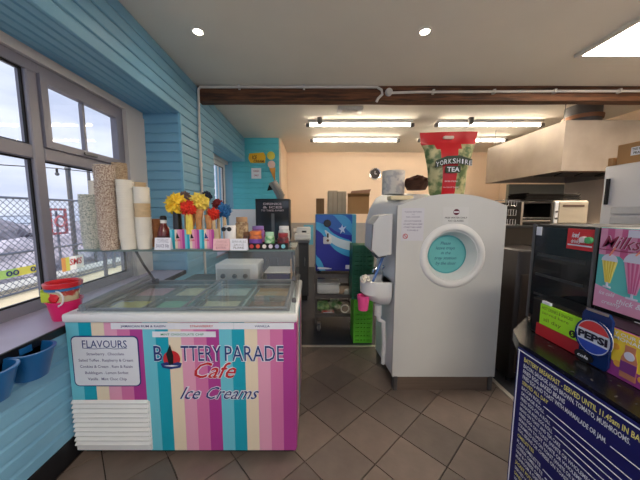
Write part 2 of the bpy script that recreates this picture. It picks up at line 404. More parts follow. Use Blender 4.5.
def panel(x, y, wx, wy, label):
    t = thing('ceiling_light', label, 'ceiling light', (x, y, ZC), group=None)
    fr = MB()
    for a in ((-wx, wx, -wy, -wy+.04), (-wx, wx, wy-.04, wy), (-wx, -wx+.04, -wy+.04, wy-.04), (wx-.04, wx, -wy+.04, wy-.04)): fr.box(*a, -.03, 0)
    fr.build('frame', panelg, t); MB().box(-wx+.04, wx-.04, -wy+.04, wy-.04, -.02, -.002).build('diffuser', panelm, t)
panel(3.24, 2.50, .62, .34, 'rectangular lit ceiling panel in front of the beam at the far right')
panel(3.30, -.6, .60, .30, 'added fill light panel behind the viewpoint on the counter side')  # unseen panel added to fill the room with light
panel(.5, -1.2, .60, .30, 'added fill light panel behind the viewpoint in the middle')  # second unseen panel, added to brighten the interior
spotm = mat('lit_downlight', (255, 244, 226), .4, emit=SPOT_E)
for px, lab in ((198, 'small round ceiling downlight nearer the blue cladding'), (425, 'small round ceiling downlight above the aisle')):
    D = (ZC-H)/.677; x = (px-CX)/F*D; y = D*1.077
    t = thing('downlight', lab, 'ceiling light', (x, y, ZC))
    MB().lathe([(.036, 0), (.058, 0), (.060, -.006), (.052, -.012), (.040, -.010), (.036, 0)], n=24).build('bezel', panelg, t)
    MB().lathe([(0, -.004), (.034, -.004), (.034, -.001), (0, -.001)], n=20).build('lamp', spotm, t)
t = thing('smoke_detector', 'white rectangular detector box on the ceiling behind the beam', 'detector', (.57, 4.2, ZC))
MB().rbox(-.19, .19, -.09, .09, -.05, 0, .015).build('housing', whitep, t); MB().rbox(-.12, .12, -.05, .05, -.062, -.048, .006, 1).build('grille', panelg, t)
for x, lab in ((.13, 'small grey cylinder sensor on the ceiling by the left tube'), (2.65, 'small grey cylinder sensor on the ceiling by the right tube')):
    tag(MB().cyl((x, 4.62, ZC), (x, 4.62, ZC-.1), .045, .04, 14).build('ceiling_sensor', steeld), lab, 'sensor')

# ================================================================ OUTSIDE
pave = mat('sandy_pavement', (205, 190, 162), .9, var=.1, vs=4, bump=.2)
struct('ground', MB().box(-4.6, -2.06, -4, 40, -.1, .38), pave)
tag(MB().box(-4.62, -4.2, -4, 40, .38, .43).build('kerb_edge', mat('pale_kerb_stone', (190, 188, 182), .9, var=.1)), 'pale kerb under the chain link fence', 'kerb')
struct('rock_bank', MB().prism([(-4.62, .25), (-9, .65), (-16, .2), (-30, -1.0), (-60, -3), (-60, -6), (-4.62, -6)], -14, 60, 'y'), mat('dark_bank_fill', (104, 102, 112), .95, var=.3, vs=2, bump=.8, bs=4))
seam = mat('grey_sea', (150, 160, 178), .25, var=.08, vs=.3, bump=.3, bs=1)
tag(MB().box(-400, -60, -200, 300, -4, -3).build('sea_surface', seam), 'calm grey sea beyond the rocks', 'sea', kind='stuff')
galv = mat('galvanised_wire', (120, 126, 142), .45, .6, var=.1)
fe = thing('chain_link_fence', 'galvanised chain link fence outside the window with diamond mesh', 'fence', (-4.0, 0, .38))
za, zb, ya, yb = .03, 1.31, -1.0, 17.0
wm = MB(); pitch = .075; hh = zb-za
def wire(p, q): # 3-sided prism
    p, q = Vector(p), Vector(q); r = .0042; vs = []
    for e in (p, q):
        for a in (90, 210, 330): vs.append(e+Vector((math.cos(R(a))*r, 0, math.sin(R(a))*r)) if abs((q-p).x) < 1 else e)
    # triangle across the wire
    d = (q-p).normalized(); uu = Vector((1, 0, 0)); ww = d.cross(uu); vs = []
    for e in (p, q):
        for a in (90, 210, 330): vs.append(e+(uu*math.cos(R(a))+ww*math.sin(R(a)))*r)
    wm.add(vs, [(0, 1, 4, 3), (1, 2, 5, 4), (2, 0, 3, 5)])
y = ya-hh
while y < yb:
    for s in (1, -1):
        a, b = (y, za), (y+hh, zb)
        if s < 0: a, b = (y, zb), (y+hh, za)
        t0 = max(0, (ya-y)/hh); t1 = min(1, (yb-y)/hh)
        if t1 > t0: wire((.004*s, a[0]+t0*hh, a[1]+(b[1]-a[1])*t0), (.004*s, a[0]+t1*hh, a[1]+(b[1]-a[1])*t1))
    y += pitch*1.1
tag(wm.build('wire_mesh', galv, fe), kind='stuff')
for z in (.03, .57, 1.31): MB().cyl((0, ya, z), (0, yb, z), .016, n=8).build('rail', galv, fe)
post = MB().cyl((.0, 0, -.02), (0, 0, 1.35), .028, n=10).mesh('post', galv)
for k in range(8): inst(post, 'post', fe, (0, .9+k*2.2, 0))
# far promenade railing
fr = thing('promenade_railing', 'grey metal promenade railing beyond the rocks', 'railing', (-19, 0, .1))
for z in (.65, 1.15): MB().cyl((0, 4, z), (0, 55, z), .03, n=6).build('rail', galv, fr)
rpost = MB().cyl((0, 0, -.4), (0, 0, 1.15), .04, n=6).mesh('post', galv)
for k in range(18): inst(rpost, 'post', fr, (0, 4+k*3, 0))
# poles with the cable of bulbs
for (px, D, ht, r, lab) in ((73, 5.2, 2.32, .04, 'grey pole with bracket, left of the two beyond the window'), (93, 5.9, 2.72, .03, 'tall thin grey pole rising behind the paper tubs')):
    t = thing('light_pole', lab, 'pole', ((px-CX)/F*D, D, .0))
    MB().cyl((0, 0, 0), (0, 0, ht), r, n=10).build('shaft', steeld, t); MB().sphere((0, 0, ht), r*1.3, 8).build('cap', steeld, t)
t = thing('festoon_cable', 'black cable with hanging bulbs strung outside the window', 'string lights', (-4.6, 0, 0))
pts = []
for k in range(25):
    y = -.5+k*.6; pts.append((0, y, 2.22+.10*math.cos(y*1.1)))
MB().tube(pts, .008, 5).build('cable', blackm, t)
bulbm = mat('bulb_glass_grey', (90, 92, 96), .2)
for k in range(3, 25, 3):
    p = pts[k]; b = MB().cyl((0, p[1], p[2]), (0, p[1], p[2]-.07), .018, n=8).build('socket', blackm, t)
    MB().sphere((0, p[1], p[2]-.1), .033, 8).build('bulb', bulbm, b)
rockm = [mat('rock_%s' % n, c, .9, var=.35, vs=3.0, bump=.9, bs=5) for n, c in (('pale', (166, 162, 174)), ('grey', (142, 138, 150)), ('dark', (116, 113, 124)))]
rocks = [MB().blob((0, 0, 0), 1, 2, .55, 1.2, (1, 1.15, .62), seed=k).mesh('boulder', rockm[k % 3], 22) for k in range(6)]
rr = random.Random(3); n_ = 0
for row in range(6):
    for k in range(8):
        X = -5.9-row*1.75+rr.uniform(-.06, .06); Y = -.6+k*(1.85+row*.14)+(row % 2)*.8+rr.uniform(-.06, .06)
        zt = (.52, .72, .82, .76, .60, .45)[row]
        sc = rr.uniform(.58, .64)*(1+.02*row)
        o = inst(rocks[n_ % 6], 'boulder', None, (X, Y, zt), (rr.uniform(-.25, .25), rr.uniform(-.25, .25), rr.uniform(0, 6)), (sc, sc, sc*.95)); n_ += 1
        tag(o, 'rough grey sea defence boulder heaped behind the chain link fence', 'boulder', 'sea defence boulders')
# banners on the fence
def fence_banner(y0, y1, z0, z1, cols, label, lines, lm):
    t = thing('fence_banner', label, 'banner', (-3.975, y0, .17+z0)); m_ = MB(); n = len(cols); L = y1-y0
    for i, c in enumerate(cols): m_.m(i).box(0, .006, L*i/n, L*(i+1)/n, 0, z1-z0)
    m_.build('sheet', cols, t)
    if lines: lettering(lines, lm, t, (.008, 0, 0), RIGHT)
    return t
gr = mat('banner_green', (96, 196, 140), .6); ye = mat('banner_yellow', (226, 216, 92), .6); lg = mat('banner_lime', (176, 214, 120), .6)
t = fence_banner(2.2, 3.95, .47, .58, [gr, gr, lg, ye], 'green to yellow strip banner low on the chain link fence', [], None)
for yy in (1.22, 1.52):
    for q in (0, .10): MB().lathe([(.022, 0), (.035, 0), (.035, .006), (.022, .006), (.022, 0)], (.014, yy+q*.8, .055), 14, 'x').build('ring_print', navy, t)
rdp = mat('faded_red_paint', (186, 96, 104), .6); rd = mat('sign_red', (206, 46, 54), .5); og = mat('sign_orange', (236, 160, 84), .5); pw = mat('sign_white', (228, 226, 222), .5)
t = fence_banner(4.16, 4.56, .38, .60, [og, ye, pw, pw, pw, pw], 'orange and white sign with red letters on the fence', [('SMS', .25, .08, .24, .10, .2, .02)], rd)
t = thing('lifebuoy_stand', 'red lifebuoy stand among the rocks seen through the window', 'lifebuoy stand', (-4.9, 5.15, .12))
MB().box(-.02, .02, -.17, -.14, .95, 1.45).box(-.02, .02, .14, .17, .95, 1.45).box(-.02, .02, -.14, .14, 1.41, 1.45).box(-.02, .02, -.14, .14, .95, .99).build('frame', rdp, t)
MB().cyl((-.03, 0, 0), (-.03, 0, 1.4), .02, n=8).build('post', galv, t)
MB().tube([(0.04, .10*math.cos(R(a)), 1.2+.10*math.sin(R(a))) for a in range(0, 360, 30)], .022, 6, closed=True).build('ring', rdp, t)
# ================================================================ ICE CREAM FREEZER
FX0, FX1, FY0, FY1 = -1.447, -.085, 1.475, 2.27
frz = thing('ice_cream_freezer', 'striped chest freezer with glass canopy and ice cream shop lettering', 'freezer', ((FX0+FX1)/2, FY0, 0))
L = (FX1-FX0)/2; W = FY1-FY0
cols = [mat('stripe_'+n, c, .35) for n, c in (('light_cyan', (110, 196, 214)), ('teal', (20, 160, 184)), ('cream', (232, 216, 190)), ('light_pink', (226, 160, 188)), ('pink', (212, 118, 168)), ('magenta', (176, 62, 146)))]
sm = MB(); n = 18; zb0, zt0 = .048, .862
for i in range(n):                        # vinyl wrap in vertical bands on the front
    x0 = -L+.012+(2*L-.024)*i/n; x1 = -L+.012+(2*L-.024)*(i+1)/n
    sm.m(i % 6).box(x0, x1, .012, .03, zb0, zt0)
sm.m(6).box(-L+.012, L-.012, .03, W-.012, zb0, zt0)
for i in range(10):
    y0_ = .03+(W-.045)*i/10; sm.m((5, 4, 3, 2, 1, 0)[i % 6]).box(L-.012, L-.008, y0_, y0_+(W-.045)/10, zb0, zt0)
sm.m(6).box(-L+.008, -L+.012, .03, W-.02, zb0, zt0)
# body is hollow above .62: inner tank drawn by separate part on top
body = sm.build('body', cols+[whitep], frz)
rim = MB()
def ring(mb, x0, x1, y0, y1, t, z0, z1, r=.012):
    mb.rbox(x0, x1, y0, y0+t, z0, z1, r); mb.rbox(x0, x1, y1-t, y1, z0, z1, r); mb.rbox(x0, x0+t, y0+t*.6, y1-t*.6, z0, z1, r); mb.rbox(x1-t, x1, y0+t*.6, y1-t*.6, z0, z1, r)
ring(rim, -L, L, 0, W, .06, zt0, .915, .014); rim.build('rim', whitep, frz)
gas = MB(); ring(gas, -L+.05, L-.05, .05, W-.05, .022, .895, .921, .004); gas.build('inner_gasket', mat('grey_gasket', (120, 122, 128), .5), frz)
MB().box(-L+.03, L-.03, .05, W-.03, .005, zb0).build('plinth', blackm, frz)
for sx in (-1, 1):
    for yy in (.1, W-.1): MB().cyl((sx*(L-.1), yy, 0), (sx*(L-.1), yy, .012), .03, n=10).build('foot', blackm, frz)
# ice cream pans inside the well
well = MB().box(-L+.07, L-.07, .07, W-.07, zt0, zt0+.004).build('well_floor', mat('frosty_white', (214, 226, 230), .6, var=.05), frz)
tubc = [('yellow_ice', (226, 210, 120)), ('mint_ice', (160, 210, 180)), ('pale_ice', (236, 226, 200)), ('brown_ice', (150, 106, 78)), ('pink_ice', (224, 170, 180)), ('vanilla_ice', (240, 228, 190)), ('frosted_ice', (206, 216, 214)), ('caramel_ice', (206, 160, 100))]
pi = 0
for r_ in range(2):
    for c_ in range(4):
        cx = -L+.07+(2*L-.14)*(c_+.5)/4; cy = .07+(W-.14)*(r_+.5)/2; a, b = .138, .145
        pan = MB(); ring(pan, cx-a, cx+a, cy-b, cy+b, .012, zt0+.004, zt0+.028, .003)
        po = pan.build('pan', steel, frz)
        nm, cc = tubc[pi]; pi += 1
        ic = MB(); G = 8; vs = []
        for i in range(G+1):
            for j in range(G+1):
                x = cx-a+.014+(2*a-.028)*i/G; y = cy-b+.014+(2*b-.028)*j/G
                e = min(i, G-i, j, G-j)/4
                vs.append((x, y, zt0+.006+.022*min(1, e)+.008*noise.noise(Vector((x*20, y*20, pi)))))
        ic.add(vs, [(i*(G+1)+j, (i+1)*(G+1)+j, (i+1)*(G+1)+j+1, i*(G+1)+j+1) for i in range(G) for j in range(G)])
        ic.build('ice_cream', mat(nm, cc, .7, var=.08, vs=30, bump=.3, bs=60), po, 60)
# sliding lids in grey frames
for (x0, x1, zz) in ((-L+.065, .03, .918), (-.02, L-.065, .926)):
    fr_ = MB()
    ring(fr_, x0, x1, .06, W-.06, .020, zz, zz+.009, .002)
    lf = fr_.build('sliding_lid', mat('lid_frame_grey', (140, 142, 148), .4, .3), frz)
    MB().box(x0+.02, x1-.02, .08, W-.08, zz+.003, zz+.006).build('lid_glass', glass2, lf)
# canopy
gz0, gz1 = .915, 1.277; cx0, cx1 = -L+.10, L-.012; gy0, gy1 = .022, .46
MB().box(cx0, cx1, gy0, gy0+.006, gz0, gz1).build('front_glass', glass2, frz)
MB().prism([(gy0+.006, gz0), (gy1+.12, gz0), (gy1, gz1), (gy0+.006, gz1)], cx0, cx0+.006, 'x').build('side_glass', glass2, frz)
MB().prism([(gy0+.006, gz0), (gy1+.12, gz0), (gy1, gz1), (gy0+.006, gz1)], cx1-.006, cx1, 'x').build('side_glass', glass2, frz)
MB().box(cx0, cx1, gy0, gy1, gz1, gz1+.008).build('top_glass_shelf', glassmat('shelf_glass', (.86, .95, .93), .08, haze=.06), frz)
MB().rbox(cx0+.01, cx1-.01, gy1-.035, gy1-.01, gz1-.03, gz1-.001, .005, 1).build('light_strip', whitep, frz)
MB().box(cx0, cx1, gy0-.003, gy0+.004, gz1, gz1+.010).build('glass_edge_trim', mat('green_grey_glass_edge', (96, 116, 112), .3), frz)
for sx, xx in ((-1, cx0+.05), (1, cx1-.05)):
    MB().tube([(xx, gy1+.22, .93), (xx-.0, gy1+.08, 1.10), (xx, gy1-.03, gz1-.01)], .009, 8).build('canopy_strut', darkmetal, frz)
    MB().cyl((xx-.02, gy1+.22, .935), (xx+.02, gy1+.22, .935), .018, n=10).build('strut_hinge', black, frz)
for zz in (.99, 1.12): MB().rbox(cx1-.02, cx1+.006, gy0-.004, gy0+.02, zz-.012, zz+.012, .003, 1).build('glass_clamp', steeld, frz)
MB().tube([(-L+.085, .05, .935), (-L+.085, .35, .95), (-L+.085, .72, .96)], .024, 8).build('side_lid_gasket', MATS['grey_gasket'], frz)
# motor grille, front left bottom
def fx(px, D=1.56): return (px-CX)/F*D-frz.location.x
gx0, gx1 = -L+.016, -L+.475; gzb, gzt = .055, .375
gr_ = MB().rbox(gx0, gx1, .002, .014, gzb, gzt, .004, 1).build('vent_grille', whitep, frz)
sl_ = MB().prism([(0, 0), (-.014, .004), (-.014, .010), (0, .022)], gx0+.004, gx1-.004, 'x').mesh('slat', whitep)
for k in range(10): inst(sl_, 'slat', gr_, (0, .002, gzb+.040+k*.030))
# prints on the front
pf = .0105
navyp = mat('navy_blue_print', (30, 52, 120), .5); redp = mat('deep_red_print', (196, 36, 44), .5); whp = mat('label_white', (226, 228, 236), .5); grp = mat('print_grey', (88, 82, 128), .5); blp = mat('print_black', (18, 18, 22), .5)
def plate(name, x0, x1, z0, z1, m_, parent=frz, y=pf, r=.0, t=.0015):
    pl = rrect(x0, x1, z0, z1, r) if r else [(x0, z0), (x1, z0), (x1, z1), (x0, z1)]
    return MB().prism(pl, y-t, y, 'y').build(name, m_, parent)
fa, fb, fc, fd = -L+.036, -L+.432, .468, .782
brd = plate('flavour_board', fa, fb, fc, fd, navyp, r=.03)
plate('board_face', fa+.007, fb-.007, fc+.007, fd-.007, whp, brd, pf-.0016, .025)
mx_ = (fa+fb)/2
lettering([('FLAVOURS', mx_, fd-.072, .262, .046, 0, .005)], navyp, frz, (0, pf-.0036, 0), FRONT)
MB().tube([(mx_-.13, pf-.004, fd-.074), (mx_-.06, pf-.004, fd-.079), (mx_+.0, pf-.004, fd-.074), (mx_+.06, pf-.004, fd-.079), (mx_+.13, pf-.004, fd-.075)], .0016, 4).build('underline', navyp, frz)
fl_l = ['Strawberry . Chocolate', 'Salted Toffee . Raspberry & Cream', 'Cookies & Cream . Rum & Raisin', 'Bubblegum . Lemon Sorbet', 'Vanilla . Mint Choc Chip']
ws = (.22, .32, .31, .255, .23)
lettering([(s, mx_, fd-.118-.039*i, ws[i], .0165, 0, .012) for i, s in enumerate(fl_l)], grp, frz, (0, pf-.0036, 0), FRONT)
# strips with flavour names under the rim
for (a, b, z0_, z1_, s_, tx, tw, m_) in ((-.403, -.035, .822, .860, 'JAMAICAN RUM & RAISIN', -.215, .26, navyp), (-.034, .31, .822, .860, 'STRAWBERRY', .125, .135, redp), (.311, L-.02, .822, .860, 'VANILLA', .477, .088, navyp), (-.165, .205, .774, .808, 'MINT CHOCOLATE CHIP', .01, .25, mat('print_green', (60, 150, 110), .5))):
    pl = plate('flavour_strip', a, b, z0_, z1_, whp)
    lettering([(s_, tx, (z0_+z1_)/2-.006, tw, .0125, 0, .01)], m_, pl, (0, pf-.0030, 0), FRONT)
def logo_text(lines, m_, off=.004):      # print with a pale outline behind it
    lettering([tuple(list(l[:5])+[l[5] if len(l) > 5 else 0, .035]) for l in lines], whp, frz, (0, pf-.001, 0), FRONT, 'letter_outline')
    lettering(lines, m_, frz, (0, pf-.0025, 0), FRONT)
logo_text([('B', -.138, .628, .05, .095, 0, .004), ('TTERY', .114, .628, .235, .095, 0, .0), ('PARADE', .427, .628, .345, .095, 0, .0)], navyp)
logo_text([('Cafe', .194, .522, .25, .098, .5, .006)], redp)
logo_text([('Ice Creams', .213, .388, .475, .078, .6, .0)], navyp)
lx, lz = -.060, .64
MB().prism([(lx+.05*math.cos(R(a)), lz+.05*math.sin(R(a))) for a in range(0, 360, 15)], pf-.003, pf, 'y').build('logo_sun', redp, frz)
MB().prism([(lx-.015, lz-.035), (lx-.03, lz+.03), (lx-.005, lz+.09), (lx+.012, lz+.02), (lx+.01, lz-.03)], pf-.005, pf-.003, 'y').build('logo_sail', blp, frz)
MB().prism([(lx-.065, lz-.028), (lx-.03, lz-.018), (lx, lz-.028), (lx+.035, lz-.018), (lx+.06, lz-.026), (lx+.05, lz-.052), (lx-.01, lz-.062), (lx-.055, lz-.052)], pf-.005, pf-.003, 'y').build('logo_sea', navyp, frz)
MB().prism([(lx-.045, lz-.040), (lx, lz-.036), (lx+.04, lz-.040), (lx, lz-.046)], pf-.006, pf-.005, 'y').build('logo_wave', whp, frz)

# ================================================================ THINGS ON THE GLASS SHELF
TS = gz1+.010
def at(px, D): return (px-CX)/F*D
def zat(py, D): return H-(py-212.)/267.5*D
paperw = mat('cream_white_paper', (222, 218, 206), .6, var=.04)
speck = mat('speckled_tub_print', (222, 220, 210), .6, col2=(88, 116, 108), thr=(.44, .62), vs=170, stretch=(1, 1, 1.8))
speck2 = mat('speckled_multicolour_print', (214, 202, 184), .6, col2=(104, 60, 52), thr=(.44, .60), vs=160, stretch=(1, 1, 1.8))
speck3 = mat('speckled_brown_print', (200, 180, 150), .6, col2=(110, 78, 50), thr=(.42, .62), vs=160, stretch=(1, 1, 1.8))
tanp = mat('tan_paper', (200, 176, 138), .65, var=.1, vs=30)
waf = mat('wafer_brown', (150, 96, 56), .7, var=.25, vs=40, bump=.5, bs=60)
def cup_mesh(r, m_):
    return MB().lathe([(r*.86, 0), (r*.94, .060), (r*1.0, .060), (r*1.02, .0635), (r*1.0, .067), (r*.955, .067), (r*.925, .060), (r*.845, .004), (0, .004)], n=16).mesh('paper_tub', m_)
def stack(px, D, ptop, r, m_, label, group, pitch=.0130, mids=None):
    x = at(px, D); y = D*1.0055-.03; h = zat(ptop, D)-TS; n = max(1, int((h-.066)/pitch)+1)
    me = cup_mesh(r, m_); md = cup_mesh(r, mids[2]) if mids else None
    for k in range(n):
        f = k/n; use = md if mids and mids[0] <= f <= mids[1] else me
        o = inst(use, 'paper_tub', None, (x+random.uniform(-.0012, .0012), y+random.uniform(-.001, .001), TS+k*pitch), (0, 0, random.uniform(0, 6.28)))
        if k == n-1: tag(o, label+', topmost', 'paper tub', group)
        elif k == 0: tag(o, label+', lowest', 'paper tub', group)
        else: tag(o, label, 'paper tub', group)
stack(95, 1.60, 195, .055, speck, 'pale green speckled ice cream tub in the short leftmost stack on the freezer shelf', 'leftmost short stack of speckled tubs')
stack(111.5, 1.535, 166, .052, speck2, 'red brown speckled ice cream tub in the tallest stack on the freezer shelf', 'tallest stack of speckled tubs')
stack(126, 1.76, 165, .042, speck3, 'brown speckled tub in the tall slim stack behind the white cups', 'tall slim stack of brown tubs')
stack(102, 1.83, 181, .042, paperw, 'whitish paper cup in the half hidden stack behind the speckled tubs', 'half hidden stack of whitish cups')
stack(130.5, 1.555, 180, .046, paperw, 'plain cream white paper cup in the tall stack beside the speckled tubs', 'tall stack of plain white cups')
stack(146, 1.565, 187, .042, paperw, 'cream paper cup in the stack with a tan band in its middle', 'white cup stack with tan band', mids=(.42, .68, tanp))
stack(143, 1.80, 182, .045, tanp, 'tan paper cup in the stack behind the two white stacks', 'tan cups behind white stacks')
stack(157, 1.66, 217, .036, waf, 'brown wafer cup in the low stack beside the sauce bottle', 'low stack of wafer cups')
# sauce bottle
t = thing('sauce_bottle', 'dark red sauce bottle with black cap and white collar', 'bottle', (at(165.5, 1.60), 1.58, TS))
sauce = mat('dark_red_sauce', (96, 24, 22), .25, coat=.5)
MB().lathe([(0, 0), (.034, 0), (.037, .008), (.037, .085), (.030, .115), (.018, .14), (.016, .15), (0, .15)], n=20).build('bottle_body', sauce, t)
MB().lathe([(0, .148), (.0175, .148), (.0175, .168), (0, .168)], n=16).build('collar', whitep, t)
MB().lathe([(0, .167), (.019, .167), (.019, .183), (.013, .192), (0, .192)], n=16).build('cap', black, t)
b_ = MB().lathe([(.0375, .03), (.0378, .03), (.0378, .075), (.0375, .075)], n=20).build('bottle_label', mat('dark_label', (60, 16, 20), .6), t)
def card_sign(px0, px1, pt, pb, D, label, m_, lines, lm, name='price_card', tilt=8):
    x0, x1 = at(px0, D), at(px1, D); h = (pb-pt)/267.5*D
    t = thing(name, label, 'sign', ((x0+x1)/2, D-.03, TS), 0); w_ = (x1-x0)/2
    MB().prism([(0, 0), (.002, 0), (.014, h), (.012, h)], -w_, w_, 'x').prism([(.028, 0), (.030, 0), (.014, h-.001), (.012, h-.001)], -w_, w_, 'x').build('card', m_, t)
    o = lettering([(s, 0, h*(.80-.80*(i+.5)/len(lines)), w_*2*f, h*.55/len(lines)) for i, (s, f) in enumerate(lines)], lm, t, (0, .0, .0), (R(90)-math.atan(.012/h), 0, 0))
    o.location = (0, -.0012, .001)
    return t
card_sign(156, 172, 239, 251, 1.52, 'small white price card below the sauce bottle', whp, [('TOPPINGS', .7), ('SAUCE 50p', .8)], grp)
# striped cone holder made of three tubs
t = thing('striped_cone_box', 'pastel striped cardboard box holding waffle cones with fluffy balls', 'box', (at(193, 1.56), 1.54, TS))
sb = MB(); w_ = .128; hz_ = .112; nst = 18
for i in range(nst):
    x0 = -w_+2*w_*i/nst; x1 = -w_+2*w_*(i+1)/nst; sb.m(i % 6).box(x0, x1, 0, .004, 0, hz_)
sb.m(2).box(-w_, -w_+.003, .004, .08, 0, hz_).box(w_-.003, w_, .004, .08, 0, hz_).box(-w_+.003, w_-.003, .077, .08, 0, hz_).box(-w_+.003, w_-.003, .004, .077, hz_-.03, hz_-.027)
sb.build('box_shell', cols, t)
for k in (-1, 0, 1):
    cx = k*.083
    MB().prism([(cx-.010, .06), (cx-.004, .095), (cx+.006, .07), (cx+.012, .062)], -.0012, 0, 'y').build('logo_sail', blp if k < 1 else navyp, t)
    lettering([('Cafe', cx, .045, .03, .012, .4, .01)], redp, t, (0, -.0012, 0), FRONT)
def cone(px, pt, pb, D, r, label, lean=0, top=None):
    zt = zat(pt, D); zb = zat(pb, D); h = zt-zb
    t = thing('waffle_cone', label, 'waffle cone', (at(px, D), D, zb)); t.rotation_euler = (0, lean, 0)
    m_ = MB()
    prof = [(.006, 0)]+[(.008+(r-.008)*k/7+(.002 if k % 2 else 0), h*k/7) for k in range(1, 8)]+[(r*.86, h-.004), (.004, .02)]
    m_.lathe(prof, n=16); m_.build('cone_body', mat('waffle_cone', (196, 140, 88), .7, var=.2, vs=40, bump=.7, bs=70), t); return t
zc_ = TS+hz_-.027
cone(190, 205, 236, 1.60, .024, 'waffle cone leaning left behind the striped box', R(10))
cone(198, 209, 236, 1.58, .024, 'upright waffle cone in the middle behind the striped box', R(4))
cone(209, 215, 236, 1.60, .022, 'rightmost waffle cone behind the striped box', 0)
def pom(px, py, D, r, m_, stick, label, seed):
    zb0_ = TS if D > 1.6 else zc_
    z = zat(py, D); t = thing('fluffy_ball', label, 'fluffy ball', (at(px, D), D+.03, zb0_))
    MB().cyl((0, 0, 0), (0, 0, z-zb0_-r*.5), stick[1], stick[2], n=10).build('stick', stick[0], t)
    MB().blob((0, 0, z-zb0_), r*1.05, 4, .75, 7, seed=seed).build('pompom', m_, t, 80)
    return t
yel = mat('yellow_fluff', (244, 204, 60), .9, var=.12, vs=40, bump=.8, bs=90); redf = mat('red_fluff', (214, 52, 34), .9, var=.15, vs=40, bump=.8, bs=90)
ylw2 = mat('soft_yellow_fluff', (236, 212, 96), .9, var=.1, vs=40, bump=.8, bs=90); bluef = mat('blue_fluff', (44, 104, 160), .9, var=.2, vs=30, bump=.8, bs=90)
greyf = mat('grey_brown_fluff', (112, 92, 88), .9, var=.3, vs=40, bump=.8, bs=90)
pom(175, 204, 1.54, .050, yel, (black, .026, .022), 'bright yellow fluffy ball on a black stem', 1)
pom(187, 208, 1.52, .036, redf, (ylw2, .02, .018), 'orange red fluffy ball between the two yellow ones', 2)
pom(198, 202, 1.57, .044, ylw2, (tanp, .012, .012), 'pale yellow fluffy ball above the waffle cones', 3)
pom(223, 211, 1.62, .036, bluef, (tanp, .01, .01), 'blue fluffy ball right of the waffle cones', 4)
pom(212, 214, 1.58, .030, redf, (tanp, .01, .01), 'small red fluffy ball over the rightmost waffle cone', 5)
pom(217, 204, 1.70, .028, mat('dark_red_fluff', (120, 34, 40), .9, var=.2, vs=40, bump=.8), (tanp, .01, .01), 'dark red fluffy ball at the back right', 6)
pom(184, 197, 1.68, .030, greyf, (tanp, .01, .01), 'grey brown fluffy ball at the back left', 7)
pom(206, 196, 1.70, .026, mat('navy_fluff', (28, 36, 62), .9, var=.2, vs=40, bump=.8), (tanp, .01, .01), 'navy fluffy ball at the back in the middle', 8)
card_sign(214, 230, 240, 251.5, 1.50, 'pink price card beside the striped box', mat('pink_card', (232, 188, 190), .6), [('WAFFLE', .7), ('CONE £1', .8), ('EXTRA', .6)], mat('print_maroon', (120, 40, 60), .5))
card_sign(231, 248, 240, 251.5, 1.50, 'white price card left of the sweets tray', whp, [('SPRINKLES', .8), ('SAUCE', .6), ('FLAKE', .6)], blp)
# sweets tray
t = thing('sweets_tray', 'black tray with small pictures holding the jars', 'tray', (at(268, 1.53), 1.50, TS))
MB().box(-.115, .115, 0, .13, 0, .004).box(-.115, .115, 0, .004, .004, .036).box(-.115, .115, .126, .13, .004, .03).box(-.115, -.111, .004, .126, .004, .036).box(.111, .115, .004, .126, .004, .036).build('tray_shell', blackm, t)
for k, cc in enumerate(((190, 60, 60), (220, 90, 70), (230, 220, 210), (210, 200, 210), (150, 150, 190), (120, 190, 200))):
    MB().lathe([(0, 0), (.012, 0), (.012, .001), (0, .001)], (-.09+k*.036, -.0005, .019), 10, 'y').build('picture_dot', mat('dot_%d' % k, cc, .6), t)
def jar(px, pt, pb, D, r, mbody, mlid, label, lidh=.02, extra=None, z0=None):
    zt = zat(pt, D); zb = z0 if z0 is not None else TS+.0045; h = zt-zb
    t = thing('sweet_jar', label, 'jar', (at(px, D), D, zb))
    MB().lathe([(0, 0), (r*.9, 0), (r, .01), (r, h-lidh-.012), (r*.82, h-lidh), (0, h-lidh)], n=20).build('jar_body', mbody, t)
    MB().lathe([(0, h-lidh), (r*.88, h-lidh), (r*.9, h-lidh+.003), (r*.88, h), (0, h)], n=20).build('jar_lid', mlid, t)
    if extra: MB().lathe([(r, h*.2), (r+.001, h*.2), (r+.001, h*.55), (r, h*.55)], n=20).build('jar_label', extra, t)
    return t
jar(255.5, 231, 247, 1.545, .037, mat('orange_sweets', (206, 112, 52), .4, col2=(150, 60, 40), vs=40), mat('orange_lid', (214, 120, 60), .4), 'squat jar of orange sweets with a purple band', extra=mat('purple_band', (110, 70, 160), .5))
jar(269.5, 232, 247, 1.545, .029, mat('green_sweets', (76, 160, 90), .4, col2=(190, 220, 180), vs=50), mat('pale_green_lid', (170, 215, 180), .4), 'small jar of green sweets in the middle of the tray')
jar(283, 233, 247, 1.545, .033, mat('dark_red_sweets', (128, 30, 40), .35, col2=(70, 14, 22), vs=40), mat('dark_red_lid', (140, 40, 46), .4), 'jar of dark red sweets at the right of the tray')
jar(284, 226, 247, 1.75, .036, mat('clear_white_jar', (196, 200, 196), .3, var=.1, vs=30), whitep, 'white lidded jar behind the dark red sweets', z0=TS)
jar(258, 226, 247, 1.74, .042, mat('purple_sweets', (120, 84, 160), .4, col2=(190, 90, 110), vs=40), mat('purple_lid', (150, 120, 190), .4), 'jar with purple lid behind the orange sweets', z0=TS)
jar(242, 217, 247, 1.72, .040, mat('biscuit_pieces', (190, 168, 130), .5, col2=(120, 90, 60), vs=40), mat('cork_lid', (176, 140, 104), .8), 'glass jar of biscuit pieces with a cork lid', lidh=.03, z0=TS)
jar(247, 232, 250, 1.60, .026, mat('brown_sweets', (110, 60, 36), .4, col2=(60, 30, 20), vs=50), mat('brown_lid', (120, 80, 50), .5), 'small jar of brown sweets beside the white beaker', z0=TS)
